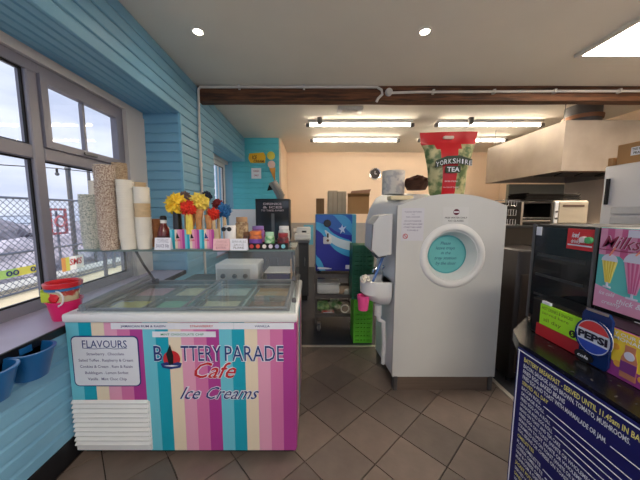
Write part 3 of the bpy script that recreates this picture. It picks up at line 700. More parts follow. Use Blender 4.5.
t = thing('white_beaker', 'white beaker wearing small black sunglasses', 'beaker', (at(231, 1.58), 1.56, TS))
MB().lathe([(0, 0), (.030, 0), (.034, .13), (.030, .135), (.028, .02), (0, .02)], n=20).build('beaker_cup', whitep, t)
g_ = MB()
for sx in (-1, 1): g_.lathe([(0, -.004), (.013, -.004), (.013, .002), (0, .002)], (sx*.016-.01, -.036, .115), 12, 'y')
g_.box(-.012, -.006, -.04, -.034, .117, .121); g_.build('sunglasses', black, t)
# ================================================================ SILL, BUCKET, WALL BINS
mag = mat('magenta_plastic', (222, 28, 104), .35); limep = mat('lime_plastic', (190, 210, 60), .4); redpl = mat('red_plastic', (214, 40, 52), .35); bluepl = mat('blue_plastic', (28, 96, 158), .3)
t = thing('beach_bucket', 'magenta beach bucket with moulds and a red rimmed pail on the sill', 'bucket', (-1.55, 1.62, ZS)); t.scale = (.86, .86, .9)
MB().lathe([(0, 0), (.075, 0), (.078, .006), (.100, .125), (.106, .128), (.106, .136), (.098, .136), (.074, .012), (0, .012)], n=28).build('bucket_body', mag, t)
ip = MB().lathe([(0, .10), (.074, .10), (.094, .215), (.090, .215), (.07, .11), (0, .11)], n=24).build('inner_pail', mat('patterned_pail', (214, 206, 170), .5, col2=(196, 70, 60), vs=12, thr=(.5, .58)), t)
MB().lathe([(.092, .208), (.104, .210), (.106, .226), (.094, .226), (.092, .208)], n=28).build('blue_rim', mat('blue_rim_plastic', (60, 120, 180), .4), ip)
MB().lathe([(.090, .228), (.108, .230), (.112, .256), (.100, .262), (.088, .250), (.090, .228)], n=28).build('red_rim', redpl, ip)
MB().rbox(-.095, -.015, -.085, -.04, .13, .205, .008, 1).rbox(-.09, -.07, -.085, -.04, .20, .222, .004, 1).rbox(-.04, -.02, -.085, -.04, .20, .222, .004, 1).build('castle_mould', limep, t)
MB().blob((.005, -.085, .165), .034, 2, .3, 2, (1, .5, 1), 3).build('red_mould', redpl, t)
MB().tube([(.035, -.095, .215)]+[(.035+.045*math.sin(R(a)), -.095, .165+.05*math.cos(R(a))) for a in range(10, 175, 20)]+[(.04, -.092, .11)], .006, 6).build('handle', whitep, t)
bin_m = mat('deep_blue_bin', (24, 92, 150), .3)
def wall_bin(y, label):
    t = thing('wall_bin', label, 'wall bin', (XA-.006, y, .67)); w_ = .085; d = .115
    pr = [(-.0, -w_)]+[(d*math.sin(R(a))**.6, -w_*math.cos(R(a))) for a in range(15, 180, 15)]+[(0, w_)]
    def ringp(k, z): return [Vector((.002+p[0]*k, p[1]*k, z)) for p in pr]
    n = len(pr); rings = [ringp(.70, 0), ringp(1, .135), ringp(1.06, .137), ringp(1.06, .146), ringp(.94, .146), ringp(.66, .012)]
    vs = [v for r_ in rings for v in r_]; fs = []
    for k in range(len(rings)-1):
        for i in range(n): fs.append((k*n+i, k*n+(i+1) % n, (k+1)*n+(i+1) % n, (k+1)*n+i))
    fs += [tuple(range(n))[::-1], tuple((len(rings)-1)*n+i for i in range(n))]
    MB().add(vs, fs).build('bin_shell', bin_m, t); MB().rbox(.0, .006, -.03, .03, .12, .20-.045, .002, 1).build('hook', bin_m, t)
wall_bin(1.275, 'open blue plastic bin on the cladding, the one nearer the freezer')
wall_bin(1.098, 'open blue plastic bin on the cladding, the one farther from the freezer')
# ================================================================ HAND WASH / TRAY STATION UNIT
unitw = mat('off_white_moulded_panel', (204, 205, 203), .4, var=.02, vs=3)
ux0, ux1, uy = .672, 1.530, 2.10; ub = .125
t = unit = thing('tray_station', 'tall white arched unit with a round porthole and side basin', 'cabinet', ((ux0+ux1)/2, uy, 0))
cxu = (ux0+ux1)/2; hw = (ux1-ux0)/2
def arch(x0, x1, zb_, zs_, za_, n=16):
    return [(x1, zb_), (x1, zs_)]+[(x1+(x0-x1)*k/n, zs_+(za_-zs_)*(1-(2*k/n-1)**2)) for k in range(1, n)]+[(x0, zs_), (x0, zb_)]
# front panel with a real hole
fp = arch(-hw, hw, ub, 1.548, 1.642, 20); pcx, pcz, pr_ = -.0+((452-CX)/F*2.13-cxu), zat(256, 2.13), .205
def panel_with_hole(outer, c, r, y0_, y1_, m_, parent, name):
    n = 48; circ = [(c[0]+r*math.cos(2*math.pi*i/n), c[1]+r*math.sin(2*math.pi*i/n)) for i in range(n)]
    def hit(a):                                   # ray from the centre to the outline
        d = (math.cos(a), math.sin(a)); best = None
        for i in range(len(outer)):
            p, q = outer[i-1], outer[i]; ex, ey = q[0]-p[0], q[1]-p[1]; den = d[0]*ey-d[1]*ex
            if abs(den) < 1e-9: continue
            tt = ((p[0]-c[0])*ey-(p[1]-c[1])*ex)/den; uu = ((p[0]-c[0])*d[1]-(p[1]-c[1])*d[0])/den
            if tt > 0 and -1e-6 <= uu <= 1+1e-6 and (best is None or tt < best): best = tt
        return (c[0]+d[0]*best, c[1]+d[1]*best)
    angs = sorted([2*math.pi*i/n for i in range(n)]+[math.atan2(p[1]-c[1], p[0]-c[0]) % (2*math.pi) for p in (outer[0], outer[1], outer[-1], outer[-2])])
    N_ = len(angs); mb = MB(); vs = []
    for yy in (y0_, y1_):
        for a in angs: vs.append((c[0]+r*math.cos(a), yy, c[1]+r*math.sin(a)))
        for a in angs: h_ = hit(a); vs.append((h_[0], yy, h_[1]))
    fs = []
    for i in range(N_):
        j = (i+1) % N_
        fs += [(i, j, N_+j, N_+i), (2*N_+i, 2*N_+j, 3*N_+j, 3*N_+i), (i, j, 2*N_+j, 2*N_+i), (N_+i, N_+j, 3*N_+j, 3*N_+i)]
    return mb.add(vs, fs).build(name, m_, parent)
panel_with_hole(fp, (pcx, pcz), pr_, 0, .03, unitw, unit, 'front_panel')
MB().lathe([(.205, -.03), (.205, .004), (.215, .016), (.232, .018), (.252, .012), (.262, .0), (.205, -.03)], (pcx, 0, pcz), 48, 'y').build('porthole_ring', whitep, unit, 50)
MB().lathe([(.205, .0), (.165, -.09), (.160, -.09), (.199, -.0), (.205, .0)], (pcx, 0, pcz), 48, 'y').build('porthole_recess', whitep, unit, 50)
pd = MB().lathe([(0, -.088), (.166, -.088), (.166, -.092), (0, -.092)], (pcx, 0, pcz), 40, 'y').build('porthole_sign', mat('teal_notice', (104, 184, 186), .5, var=.05), unit)
tl = mat('notice_dark_blue', (40, 72, 112), .5)
lettering([('Please', -.005, .082, .085, .026, .3), ('leave trays', -.005, .042, .16, .026, .3), ('in the', -.0, .002, .08, .024, .3), ('tray station', -.0, -.042, .18, .026, .3), ('by the door', .005, -.086, .17, .026, .3)], tl, pd, (pcx-.01, .0865, pcz), FRONT)
MB().lathe([(.150, -.0), (.155, -.0), (.155, .002), (.150, .002), (.150, 0)], (pcx, .086, pcz), 40, 'y').build('sign_border', mat('teal_border', (70, 150, 160), .5), pd)
# body behind: lofted arched shell, wider at shoulder height on the left
F_ = [(ux0-cxu+.004, ub), (ux0-cxu+.004, .9), (ux0-cxu+.004, 1.15), (ux0-cxu+.004, 1.40), (ux0-cxu+.004, 1.545)]
B_ = [(.70-cxu, .0), (.69-cxu, 1.02), (.585-cxu, 1.15), (.560-cxu, 1.38), (.60-cxu, 1.53)]
fa_ = [(x, z) for x, z in arch(-hw+.004, hw-.004, ub, 1.545, 1.638, 14)[2:-2]][::-1]
ba_ = [(.60-cxu+(hw-.004-.60+cxu)*(k+1)/14, 1.53+.17*math.sin(math.pi*min(1, (k+1)/14*1.0)**.55*1.0)) for k in range(13)]
Fp = F_+fa_+[(hw-.004, 1.545), (hw-.004, ub)]; Bp = B_+ba_+[(hw-.004, 1.52), (hw-.004, 0)]
n = len(Fp); vs = [(x, .03, z) for x, z in Fp]+[(x, .70, z) for x, z in Bp]
fs = [(i, i+1, n+i+1, n+i) for i in range(n-1)]+[tuple(range(n, 2*n))]
MB().add(vs, fs).build('body_shell', mat('white_side_panel', (226, 228, 232), .4), unit, 40)
MB().box(-hw+.03, hw-.04, .012, .035, 0, ub).build('kick_plate', mat('brushed_brown_kick_plate', (120, 104, 92), .45, .3, var=.1, vs=8, stretch=(.3, 1, 6)), unit)
for sx in (-1, 1): MB().rbox(sx*(hw-.03)-.018, sx*(hw-.03)+.018, .0, .05, 0, ub+.01, .004, 1).build('kick_bracket', steeld, unit)
# notices on the front
def ux(px, D=2.085): return (px-CX)/F*D-cxu
n1 = MB().box(ux(402), ux(424.5), -.002, 0, zat(241, 2.085), zat(208, 2.085)).build('paper_notice', mat('notice_paper', (206, 206, 214), .6), unit)
mxn = (ux(402)+ux(424.5))/2; zn = zat(208, 2.085)
lettering([('PLEASE RETURN', mxn, zn-.035, .13, .010), ('TO', mxn, zn-.055, .02, .009), ('THE COUNTER', mxn, zn-.075, .11, .010), ('DO NOT DISPOSE', mxn, zn-.108, .13, .012), ('OF ANYTHING HERE', mxn, zn-.132, .15, .012), ('OTHER THAN HAND', mxn, zn-.156, .14, .012), ('TOWELS', mxn, zn-.180, .09, .011)], grp, n1, (0, -.003, 0), FRONT)
sg = MB().tube([(mxn-.055+.018*math.cos(R(a)), -.003, zn-.222+.018*math.sin(R(a))) for a in range(0, 360, 24)], .0025, 4, closed=True).tube([(mxn-.067, -.003, zn-.21), (mxn-.043, -.003, zn-.234)], .0022, 4)
sg.build('prohibition_sign', redp, n1)
n2 = MB().box(ux(443), ux(469), -.002, 0, zat(224, 2.085), zat(207, 2.085)).build('round_logo_notice', mat('notice_clear', (208, 209, 208), .4), unit)
mxm = ux(456.5)
MB().lathe([(0, 0), (.024, 0), (.024, .0015), (0, .0015)], (mxm, -.002, zat(212, 2.085)), 20, 'y').build('logo_disc', mat('maroon_print', (96, 26, 50), .5), n2)
MB().box(mxm-.02, mxm+.02, -.0045, -.0035, zat(212, 2.085)-.005, zat(212, 2.085)+.005).build('logo_bar', whp, n2)
lettering([('FREE WATER ONLY', mxm, zat(218.5, 2.085), .175, .013, 0, .01), ('NO GLASSES', mxm, zat(221.6, 2.085), .12, .013, 0, .01)], blp, n2, (0, -.003, 0), FRONT)
# hand towel dispenser on the left side
t = thing('towel_dispenser', 'light grey wall towel dispenser on the left side of the arched unit', 'dispenser', (.640, 2.12, 1.14))
MB().prism([(0, .02), (-.10, .0), (-.165, .06), (-.155, .26), (-.10, .33), (0, .345)], 0, .26, 'y').build('dispenser_shell', mat('dispenser_grey', (198, 200, 202), .35), t)
MB().prism([(-.035, -.006), (-.105, -.02), (-.11, -.004), (-.035, .01)], .03, .23, 'y').build('towel_slot', mat('dark_slot', (90, 92, 96), .5), t)
MB().prism([(-.168, .06), (-.158, .26), (-.150, .26), (-.160, .06)], -.003, .006, 'y').build('front_seam', steeld, t)
# basin
t = thing('hand_basin', 'small white hand basin mounted on the left side of the arched unit', 'basin', (.66, 2.30, .70))
bs_ = MB(); pr = [(0, -.16)]+[(-.235*math.sin(R(a))**.55, -.16*math.cos(R(a))) for a in range(15, 180, 15)]+[(0, .16)]
n = len(pr); rings = [(.42, 0, -.02), (.75, .04, 0), (.98, .10, 0), (1, .215, 0), (.9, .22, 0), (.84, .20, 0), (.55, .10, 0)]
vs = [(p[0]*k, p[1]*k, z) for (k, z, _) in rings for p in pr]; fs = []
for k in range(len(rings)-1):
    for i in range(n): fs.append((k*n+i, k*n+(i+1) % n, (k+1)*n+(i+1) % n, (k+1)*n+i))
fs += [tuple(range(n))[::-1], tuple((len(rings)-1)*n+i for i in range(n))]
bs_.add(vs, fs).build('bowl', mat('white_ceramic', (228, 230, 230), .2, coat=.4), t)
fau = MB().tube([(-.04, 0, .20), (-.04, 0, .27), (-.055, 0, .30), (-.09, 0, .31), (-.12, 0, .295), (-.125, 0, .27)], .010, 8).build('faucet', chrome, t)
MB().tube([(-.04, 0, .30), (-.03, -.03, .33), (-.05, -.06, .345)], .007, 6).build('tap_lever', chrome, fau)
MB().tube([(-.07, 0, .02), (-.07, 0, -.10), (-.06, 0, -.16), (-.02, 0, -.18), (.0, .02, -.40), (.0, .04, -.60)], .020, 8).build('waste_pipe', whitep, t)
MB().cyl((-.07, 0, -.02), (-.07, 0, -.12), .032, n=12).build('trap', whitep, t)
t = thing('pink_cup', 'pink plastic cup hanging under the basin rim', 'cup', (.445, 2.24, .655))
MB().lathe([(0, 0), (.042, 0), (.055, .13), (.050, .13), (.038, .008), (0, .008)], n=20).build('cup_shell', mat('pink_plastic', (232, 84, 150), .35), t)
MB().tube([(.03, .03, .12), (.045, .035, .16), (.05, .03, .19)], .005, 6).build('cup_hook', whitep, t)
t = thing('blue_brush', 'blue handled brush standing diagonally in the basin', 'brush', (.50, 2.28, .815))
MB().tube([(0, 0, .0), (.05, 0, .12), (.115, 0, .30)], [.010, .011, .013], 8).build('handle', mat('pale_blue_plastic', (96, 132, 196), .4), t)
MB().rbox(-.03, .03, -.02, .02, -.012, .02, .006, 1).build('bristle_head', mat('blue_bristles', (70, 90, 150), .9, bump=.8), t)
t = thing('dish_cloth', 'crumpled white cloth on the corner of the basin', 'cloth', (.455, 2.20, .915))
MB().blob((0, 0, .025), .038, 3, .8, 2.2, (1, .9, .8), 4).build('cloth_folds', mat('white_cloth', (226, 222, 208), .9, bump=.3), t)
# on top of the unit
zr = 1.70
t = thing('paper_roll', 'large pale paper roll in printed wrap on top of the arched unit', 'paper roll', (.745, 2.48, 1.66))
MB().lathe([(.02, 0), (.098, 0), (.10, .005), (.10, .205), (.097, .21), (.02, .21)], n=28).build('roll', mat('embossed_paper', (206, 204, 198), .8, col2=(180, 180, 182), vs=24, thr=(.5, .6), bump=.2), t)
MB().lathe([(.02, .0), (.023, 0), (.023, .212), (.02, .212), (.02, 0)], n=16).build('core', card, t)
t = thing('bread_basket', 'dark brown basket of rolls behind the tea bag', 'basket', (.95, 2.46, 1.70)); wick = mat('dark_wicker', (74, 44, 28), .8, var=.3, vs=30, bump=1, bs=60, stretch=(1, 1, 4))
MB().lathe([(0, 0), (.08, 0), (.115, .07), (.12, .075), (.11, .075), (.075, .01), (0, .01)], n=24).build('basket_shell', wick, t)
for i, (x, y, z) in enumerate(((-.05, 0, .085), (.045, -.02, .09), (0, .04, .10), (.0, -.05, .095))): MB().blob((x, y, z), .05, 2, .35, 2, (1, 1, .65), i).build('roll', mat('dark_bread', (84, 48, 32), .8, var=.25, vs=10), t)
t = thing('flour_bag', 'cream paper tray lying between the roll and the arched front', 'paper tray', (.74, 2.27, 1.60))
MB().rbox(-.09, .10, -.05, .07, .0, .035, .01).build('tray_body', mat('cream_paper_bag', (222, 206, 168), .7), t)
# tea bag
D = 2.13; bx = at(446, D); zb_ = 1.632; t = thing('tea_bag_pack', 'large red and green pack of tea bags standing on the arched unit', 'tea pack', (bx, 2.17, zb_))
zt_ = zat(133.5, D)-zb_
levels = [(0, -.125, .150, .035), (.03, -.135, .155, .05), (.20, -.150, .165, .075), (.36, -.185, .205, .045), (.415, -.215, .215, .018), (.50, -.225, .232, .006)]
sc_ = zt_/.50; G = 14
redm = mat('tea_red', (200, 24, 36), .35); grnm = mat('tea_green_scene', (84, 108, 60), .4, col2=(190, 182, 132), vs=16, thr=(.42, .6)); 
bagv = []; cols_ = 14
def prof(z):
    for (a, b) in zip(levels, levels[1:]):
        if a[0] <= z <= b[0]:
            k = (z-a[0])/(b[0]-a[0]); return [a[i]+(b[i]-a[i])*k for i in (1, 2, 3)]
    return levels[-1][1:]
zs_ = [.0, .03, .08, .14, .20, .26, .31, .36, .40, .415, .46, .50]
def tilt(x, z): return z*sc_+(x*.02 if z > .3 else 0)
bm2 = MB(); N_ = cols_+1
for side in (-1, 1):
    for z in zs_:
        xa, xb, d = prof(z)
        for i in range(N_):
            f = i/cols_; x = xa+(xb-xa)*f; bulge = d*(1-(2*f-1)**2)**.6
            wv = .008*noise.noise(Vector((x*9, z*9, side)))
            bagv.append((x, side*(bulge+.001)+(wv if 0 < i < cols_ else 0), tilt(x, z)))
nz2 = len(zs_)
fs_r, fs_g = [], []
for s_ in range(2):
    for k in range(nz2-1):
        for i in range(cols_):
            a = s_*nz2*N_+k*N_+i; f = (a, a+1, a+1+N_, a+N_); f = f if s_ == 0 else f[::-1]
            zc = zs_[k]; red = zc >= .39 or 4 <= i <= 8 or (zc >= .36 and 3 <= i <= 9)
            (fs_r if red else fs_g).append(f)
bm2.v = bagv; bm2.f = fs_r+fs_g; bm2.mi = [0]*len(fs_r)+[1]*len(fs_g)
for i in range(cols_): bm2.f.append((i, i+1, nz2*N_+i+1, nz2*N_+i)); bm2.mi.append(0)
for s0 in (0, cols_):
    for k in range(nz2-1): bm2.f.append((k*N_+s0, (k+1)*N_+s0, nz2*N_+(k+1)*N_+s0, nz2*N_+k*N_+s0)); bm2.mi.append(1)
bag = bm2.build('bag', [redm, grnm], t, 60)
hs = MB().prism(rrect(-.05, .03, 0, .022, .01), -.004, .03, 'y').build('carry_slot', mat('slot_pale', (222, 206, 190), .7), bag); hs.location = (.0, -.030, .440*sc_)
arcl = 'YORKSHIRE'
band = MB().prism([(-.13, .205*sc_), (-.05, .235*sc_), (.05, .240*sc_), (.145, .222*sc_), (.145, .270*sc_), (.05, .300*sc_), (-.05, .295*sc_), (-.13, .262*sc_)], -.096, -.088, 'y').build('name_band', mat('tea_dark_green', (34, 52, 34), .5), bag)
for i, ch in enumerate(arcl):
    f = (i-4)/4; lettering([(ch, f*.126, .240*sc_-.020*f*f+f*.004, .010 if ch == 'I' else .025, .036, 0, .0)], whp, bag, (.008, -.0985, .0), FRONT)
MB().prism(rrect(-.052, .062, .168*sc_, .222*sc_, .01), -.094, -.086, 'y').build('name_plate', MATS['tea_dark_green'], bag)
lettering([('TEA', .005, .178*sc_, .095, .034, 0, .012)], whp, bag, (0, -.0965, 0), FRONT)
lettering([('PROPER STRONG', .0, .10*sc_, .10, .011)], whp, bag, (0, -.084, 0), FRONT)
lettering([('1040 ONE CUP TEA BAGS', .0, .055*sc_, .12, .009)], whp, bag, (0, -.083, 0), FRONT)
# ================================================================ BLUE DRINKS MACHINE ON TROLLEY
tx0, tx1, ty0, ty1 = .035, .545, 3.20, 3.75; tw, td = (tx1-tx0)/2, ty1-ty0
t = thing('kitchen_trolley', 'dark metal three tier trolley under the blue machine', 'trolley', ((tx0+tx1)/2, ty0, 0))
for z in (.20, .44, .70): 
    sh = MB().box(-tw, tw, 0, td, z, z+.012).box(-tw, tw, 0, .012, z+.012, z+.045).box(-tw, tw, td-.012, td, z+.012, z+.045).box(-tw, -tw+.012, .012, td-.012, z+.012, z+.045).box(tw-.012, tw, .012, td-.012, z+.012, z+.045)
    sh.build('shelf', mat('trolley_metal', (96, 92, 90), .4, .6, var=.1), t)
pm = MB().box(-.014, .014, -.014, .014, .11, .76).mesh('upright', MATS['trolley_metal'])
cm = MB().cyl((-.016, 0, .045), (.016, 0, .045), .045, n=16).mesh('castor', mat('grey_castor_rubber', (96, 96, 100), .6))
ym_ = MB().box(-.022, -.018, -.02, .02, .03, .11).box(.018, .022, -.02, .02, .03, .11).box(-.022, .022, -.02, .02, .10, .115).cyl((-.024, 0, .045), (.024, 0, .045), .012, n=8).mesh('castor_fork', steel)
for sx in (-1, 1):
    for yy in (.02, td-.02):
        inst(pm, 'upright', t, (sx*(tw-.016), yy, 0)); cc = inst(cm, 'castor', t, (sx*(tw-.05), yy+.02, 0)); inst(ym_, 'castor_fork', cc)
t = thing('soft_drink_machine', 'blue swirled drinks machine on the dark trolley', 'machine', ((tx0+tx1)/2, ty0+.01, .755))
swm = mat('print_deep_blue', (18, 34, 150), .3)
MB().rbox(-tw+.01, tw-.01, .012, td-.04, .02, .72, .012).build('housing', mat('machine_blue_side', (70, 140, 176), .4), t)
MB().rbox(-tw+.012, tw-.06, 0, .014, .025, .715, .006, 1).build('front_print', swm, t)
MB().box(tw-.058, tw-.012, .002, .013, .03, .71).build('side_trim', mat('teal_trim', (72, 150, 184), .4), t)
for sx in (-1, 1):
    for yy in (.06, td-.1): MB().cyl((sx*(tw-.06), yy, 0), (sx*(tw-.06), yy, .022), .02, n=10).build('foot', blackm, t)
MB().lathe([(0, 0), (.045, 0), (.045, .012), (.038, .02), (0, .02)], (-.105, .0, .610), 20, 'y').build('round_dial', black, t)
MB().rbox(-.155, -.055, -.03, .0, .36, .45, .02).build('dispense_tap', whitep, t)
MB().cyl((-.10, -.035, .44), (-.10, -.03, .49), .010, n=8).build('tap_handle', black, t)
MB().cyl((-.10, -.032, .405), (-.10, -.029, .405), .016, n=10).build('tap_button', mat('brown_button', (110, 70, 40), .4), t)
def chaikin(p, n=2):
    for _ in range(n):
        q_ = []
        for a, b in zip(p, p[1:]+p[:1]): q_ += [(a[0]*.75+b[0]*.25, a[1]*.75+b[1]*.25), (a[0]*.25+b[0]*.75, a[1]*.25+b[1]*.75)]
        p = q_
    return p
def wave(pts, m_, y, sm=2, name='print_wave'):
    u0, u1, v0, v1 = -tw+.014, tw-.062, .712, .028
    pp = [(u0+(u1-u0)*min(1, max(0, a)), v0+(v1-v0)*min(1, max(0, b))) for a, b in chaikin(pts, sm)]
    MB().prism(pp, y-.0006, y, 'y').build(name, m_, t)
wave([(-.2, -.2), (1.2, -.2), (1.2, .38), (.62, .33), (.3, .17), (-.2, .12)], mat('print_mid_blue', (26, 92, 180), .3), -.0004)
wave([(.34, -.1), (.62, -.1), (1.15, .22), (1.15, .42), (.85, .26), (.62, .10)], mat('print_sky_blue', (62, 150, 208), .3), -.0012)
wave([(-.2, .10), (.25, .16), (.5, .36), (1.2, .50), (1.2, .80), (.62, .68), (.35, .50), (.1, .27), (-.2, .24)], mat('print_cyan', (58, 164, 216), .3), -.0012)
wave([(.22, .24), (.42, .35), (.7, .44), (1.2, .50), (1.2, .66), (.72, .60), (.42, .50), (.28, .36)], mat('print_pale', (196, 214, 226), .3), -.0020)
wave([(-.2, .66), (.16, .78), (.34, 1.2), (.16, 1.2), (.08, .92), (-.2, .78)], MATS['print_cyan'], -.0012)
wave([(.04, .93), (.30, .94), (.50, .965), (.25, .975), (.04, .97)], whp, -.0020, 1)
MB().prism([(x*.001, z*.001) for x, z in ((60, 560), (75, 600), (85, 560), (125, 575), (95, 535), (110, 490), (80, 515), (50, 480), (60, 525), (30, 550))], -.004, -.0012, 'y').build('swirl_logo', mat('pale_blue_print', (176, 196, 232), .4), t)
MB().box(.12, .19, -.002, 0, .05, .10).build('rating_label', whp, t)
# bits on the trolley
t = thing('storage_tub', 'white plastic tub on the middle tier of the trolley', 'tub', (.20, 3.30, .456))
MB().rbox(-.13, .15, .0, .22, 0, .125, .02).build('tub_body', whitep, t); MB().rbox(-.14, .16, -.008, .23, .125, .145, .008, 1).build('tub_lid', mat('tub_lid_white', (210, 210, 214), .4), t)
t = thing('small_jug', 'small pale jug at the right of the trolley middle tier', 'jug', (.45, 3.27, .456))
MB().lathe([(0, 0), (.045, 0), (.05, .03), (.04, .07), (.036, .07), (.03, .02), (0, .02)], n=18).build('jug_body', mat('pale_jug', (190, 190, 186), .3), t)
MB().tube([(.04, 0, .06), (.075, 0, .055), (.07, 0, .02), (.045, 0, .015)], .006, 6).build('handle', MATS['pale_jug'], t)
t = thing('purple_bottle', 'dark purple bottle standing behind the white tub', 'bottle', (.13, 3.60, .456))
MB().lathe([(0, 0), (.05, 0), (.05, .14), (.02, .18), (.02, .21), (0, .21)], n=18).build('bottle_body', mat('dark_purple', (54, 40, 90), .3), t)
MB().lathe([(0, .21), (.023, .21), (.023, .23), (0, .23)], n=12).build('cap', whitep, t)
gp = mat('pale_green_pack', (150, 176, 120), .5, col2=(80, 120, 70), vs=18, thr=(.4, .6)); 
for i, (x, y, lab, mm) in enumerate(((.14, 3.34, 'pale green food pack at the left of the trolley bottom tier', gp), (.30, 3.42, 'green leafy pack in the middle of the trolley bottom tier', mat('leaf_pack', (70, 120, 60), .5, col2=(200, 206, 180), vs=14)), )):
    t = thing('food_pack', lab, 'pack', (x, y, .214))
    MB().blob((0, 0, .07), .085, 3, .35, 2.2, (1.05, .8, .75), i+5).build('pack_body', mm, t, 60); MB().rbox(-.06, .06, -.005, .005, .12, .145, .002, 1).build('sealed_edge', mm, t)
t = thing('cable_coil', 'coil of white cable at the right of the trolley bottom tier', 'cable', (.42, 3.28, .214))
MB().tube([(.05*math.cos(a*.5), .01*math.sin(a*.7), .06+.05*math.sin(a*.5)) for a in range(0, 38)], .006, 5).build('coil', whitep, t)
t = thing('red_packet', 'small red and white packets lying on the trolley bottom tier', 'packet', (.22, 3.24, .214))
MB().rbox(-.10, .06, .0, .07, 0, .04, .006, 1).build('packet_body', mat('red_white_packet', (180, 60, 60), .5, col2=(220, 214, 206), vs=16), t); MB().box(-.08, .04, -.001, .0, .008, .03).build('packet_label', whp, t)
# boxes on top of the blue machine
mtop = .755+.722
def cbox(x, y, w_, d_, h, label, m_, rz=0, open_=False, tilt=0, z=mtop):
    t = thing('cardboard_box', label, 'box', (x, y, z), rz); t.rotation_euler = (0, tilt, rz); b_ = MB(); k = .004
    b_.box(-w_/2, w_/2, 0, k, 0, h).box(-w_/2, w_/2, d_-k, d_, 0, h).box(-w_/2, -w_/2+k, k, d_-k, 0, h).box(w_/2-k, w_/2, k, d_-k, 0, h).box(-w_/2+k, w_/2-k, k, d_-k, 0, k)
    b_.build('box_shell', m_, t)
    if open_:
        MB().prism([(0, h), (-.09, h+.03), (-.09, h+.034), (0, h+.004)], -w_/2, w_/2, 'x').build('front_flap', m_, t)
        MB().prism([(-w_/2, h), (-w_/2+.05, h+.09), (w_/2+.04, h+.11), (w_/2, h)], d_-k, d_, 'y').build('back_flap', mat('cardboard_inside', (150, 116, 96), .9), t)
    else:
        MB().box(-w_/2, w_/2, 0, d_/2-.001, h, h+k).build('top_flap', m_, t); MB().box(-w_/2, w_/2, d_/2+.001, d_, h, h+k).build('top_flap', m_, t)
        MB().box(-.001, .0015, -.001, 0, .01, h-.01).build('box_seam', mat('seam_brown', (110, 84, 56), .8), t)
    return t
cbox(.105, 3.40, .10, .2, .19, 'narrow brown box at the left on the blue machine', mat('darker_cardboard', (134, 102, 68), .85, var=.08))
cbox(.262, 3.36, .112, .2, .285, 'tall grey brown box, left of the pair on the blue machine', mat('greyish_cardboard', (176, 162, 140), .85, var=.06))
cbox(.375, 3.36, .105, .2, .275, 'tall grey brown box, right of the pair on the blue machine', MATS['greyish_cardboard'])
cbox(.565, 3.28, .26, .28, .21, 'open brown box leaning over the right edge of the blue machine', card, R(-8), True)
# crates beside the trolley
def crate(x0, x1, y0, y1, z0, h, m_, label, tilt=0):
    t = thing('plastic_crate', label, 'crate', ((x0+x1)/2, y0, z0)); t.rotation_euler = (tilt, 0, 0); w_ = (x1-x0)/2; d_ = y1-y0; k = .008
    b_ = MB()
    # open-fronted on end: ribs and slots on the face
    b_.box(-w_, w_, 0, k, 0, .03).box(-w_, w_, 0, k, h-.03, h).box(-w_, -w_+.02, 0, k, .03, h-.03).box(w_-.02, w_, 0, k, .03, h-.03)
    b_.box(-w_, -w_+k, k, d_, 0, h).box(w_-k, w_, k, d_, 0, h).box(-w_+k, w_-k, k, d_, 0, k).box(-w_+k, w_-k, k, d_, h-k, h).box(-w_+k, w_-k, d_-k, d_, k, h-k)
    b_.build('crate_shell', m_, t)
    nb = max(3, int((h-.06)/.05))
    for i in range(nb):
        z = .03+(h-.06)*(i+.2)/nb; MB().box(-w_+.02, w_-.02, .001, k+.004, z, z+(h-.06)/nb*.82).build('crate_slat', m_, t)
    for q in (-.33, .0, .33): MB().box(q*w_-.007, q*w_+.007, -.004, .002, .03, h-.03).build('crate_rib', m_, t)
    return t
crate(.475, .690, 2.92, 3.16, .002, .51, mat('bright_green_plastic', (96, 190, 50), .45), 'bright green plastic crate standing on end on the floor by the strip')
crate(.452, .690, 2.93, 3.16, .514, .62, mat('dark_green_plastic', (22, 92, 66), .45), 'dark green plastic crate on top of the bright green one')

# ================================================================ REAR SERVERY (left, beyond the freezer)
t = thing('prep_table', 'dark steel prep table behind the ice cream freezer', 'table', (-.80, 2.62, 0))
MB().rbox(-.60, .66, 0, .5, .735, .765, .006, 1).build('table_top', steeld, t); MB().rbox(-.58, .64, .02, .48, .2, .22, .004, 1).build('undershelf', steeld, t)
for sx in (-.56, .62):
    for yy in (.04, .46): MB().box(sx-.018, sx+.018, yy-.018, yy+.018, 0, .735).build('leg', steeld, t)
t = thing('countertop_oven', 'white appliance with round knobs behind the freezer glass', 'appliance', (-.80, 2.70, .766))
MB().rbox(-.20, .24, 0, .34, .012, .20, .012).build('housing', whitep, t); MB().box(-.18, .16, -.003, 0, .03, .15).build('front_panel', mat('pale_grey_panel', (190, 192, 192), .4), t)
for x in (-.12, .0, .11): MB().lathe([(0, 0), (.026, 0), (.022, .018), (0, .018)], (x, -.003, .075), 16, 'y').build('knob', steeld, t)
for x in (-.17, .21):
    for y in (.04, .30): MB().cyl((x, y, 0), (x, y, .013), .014, n=8).build('foot', blackm, t)
t = thing('small_shelf_rack', 'small wooden sided rack with dark boxes beside the white appliance', 'rack', (-.36, 2.72, .766))
MB().box(-.15, -.135, 0, .3, 0, .20).build('side', darkmetal, t); MB().box(.135, .165, 0, .3, 0, .24).build('wooden_side', mat('light_wood', (176, 140, 100), .6, bump=.2), t)
for z in (.0, .10): MB().box(-.135, .135, 0, .3, z, z+.012).build('shelf', whitep if z else darkmetal, t)
MB().box(-.12, .12, .04, .26, .013, .08).build('dark_box', navy, t)
t = thing('rear_counter', 'dark fronted rear counter with steel top along the turquoise wall', 'counter', (-.70, 4.35, 0))
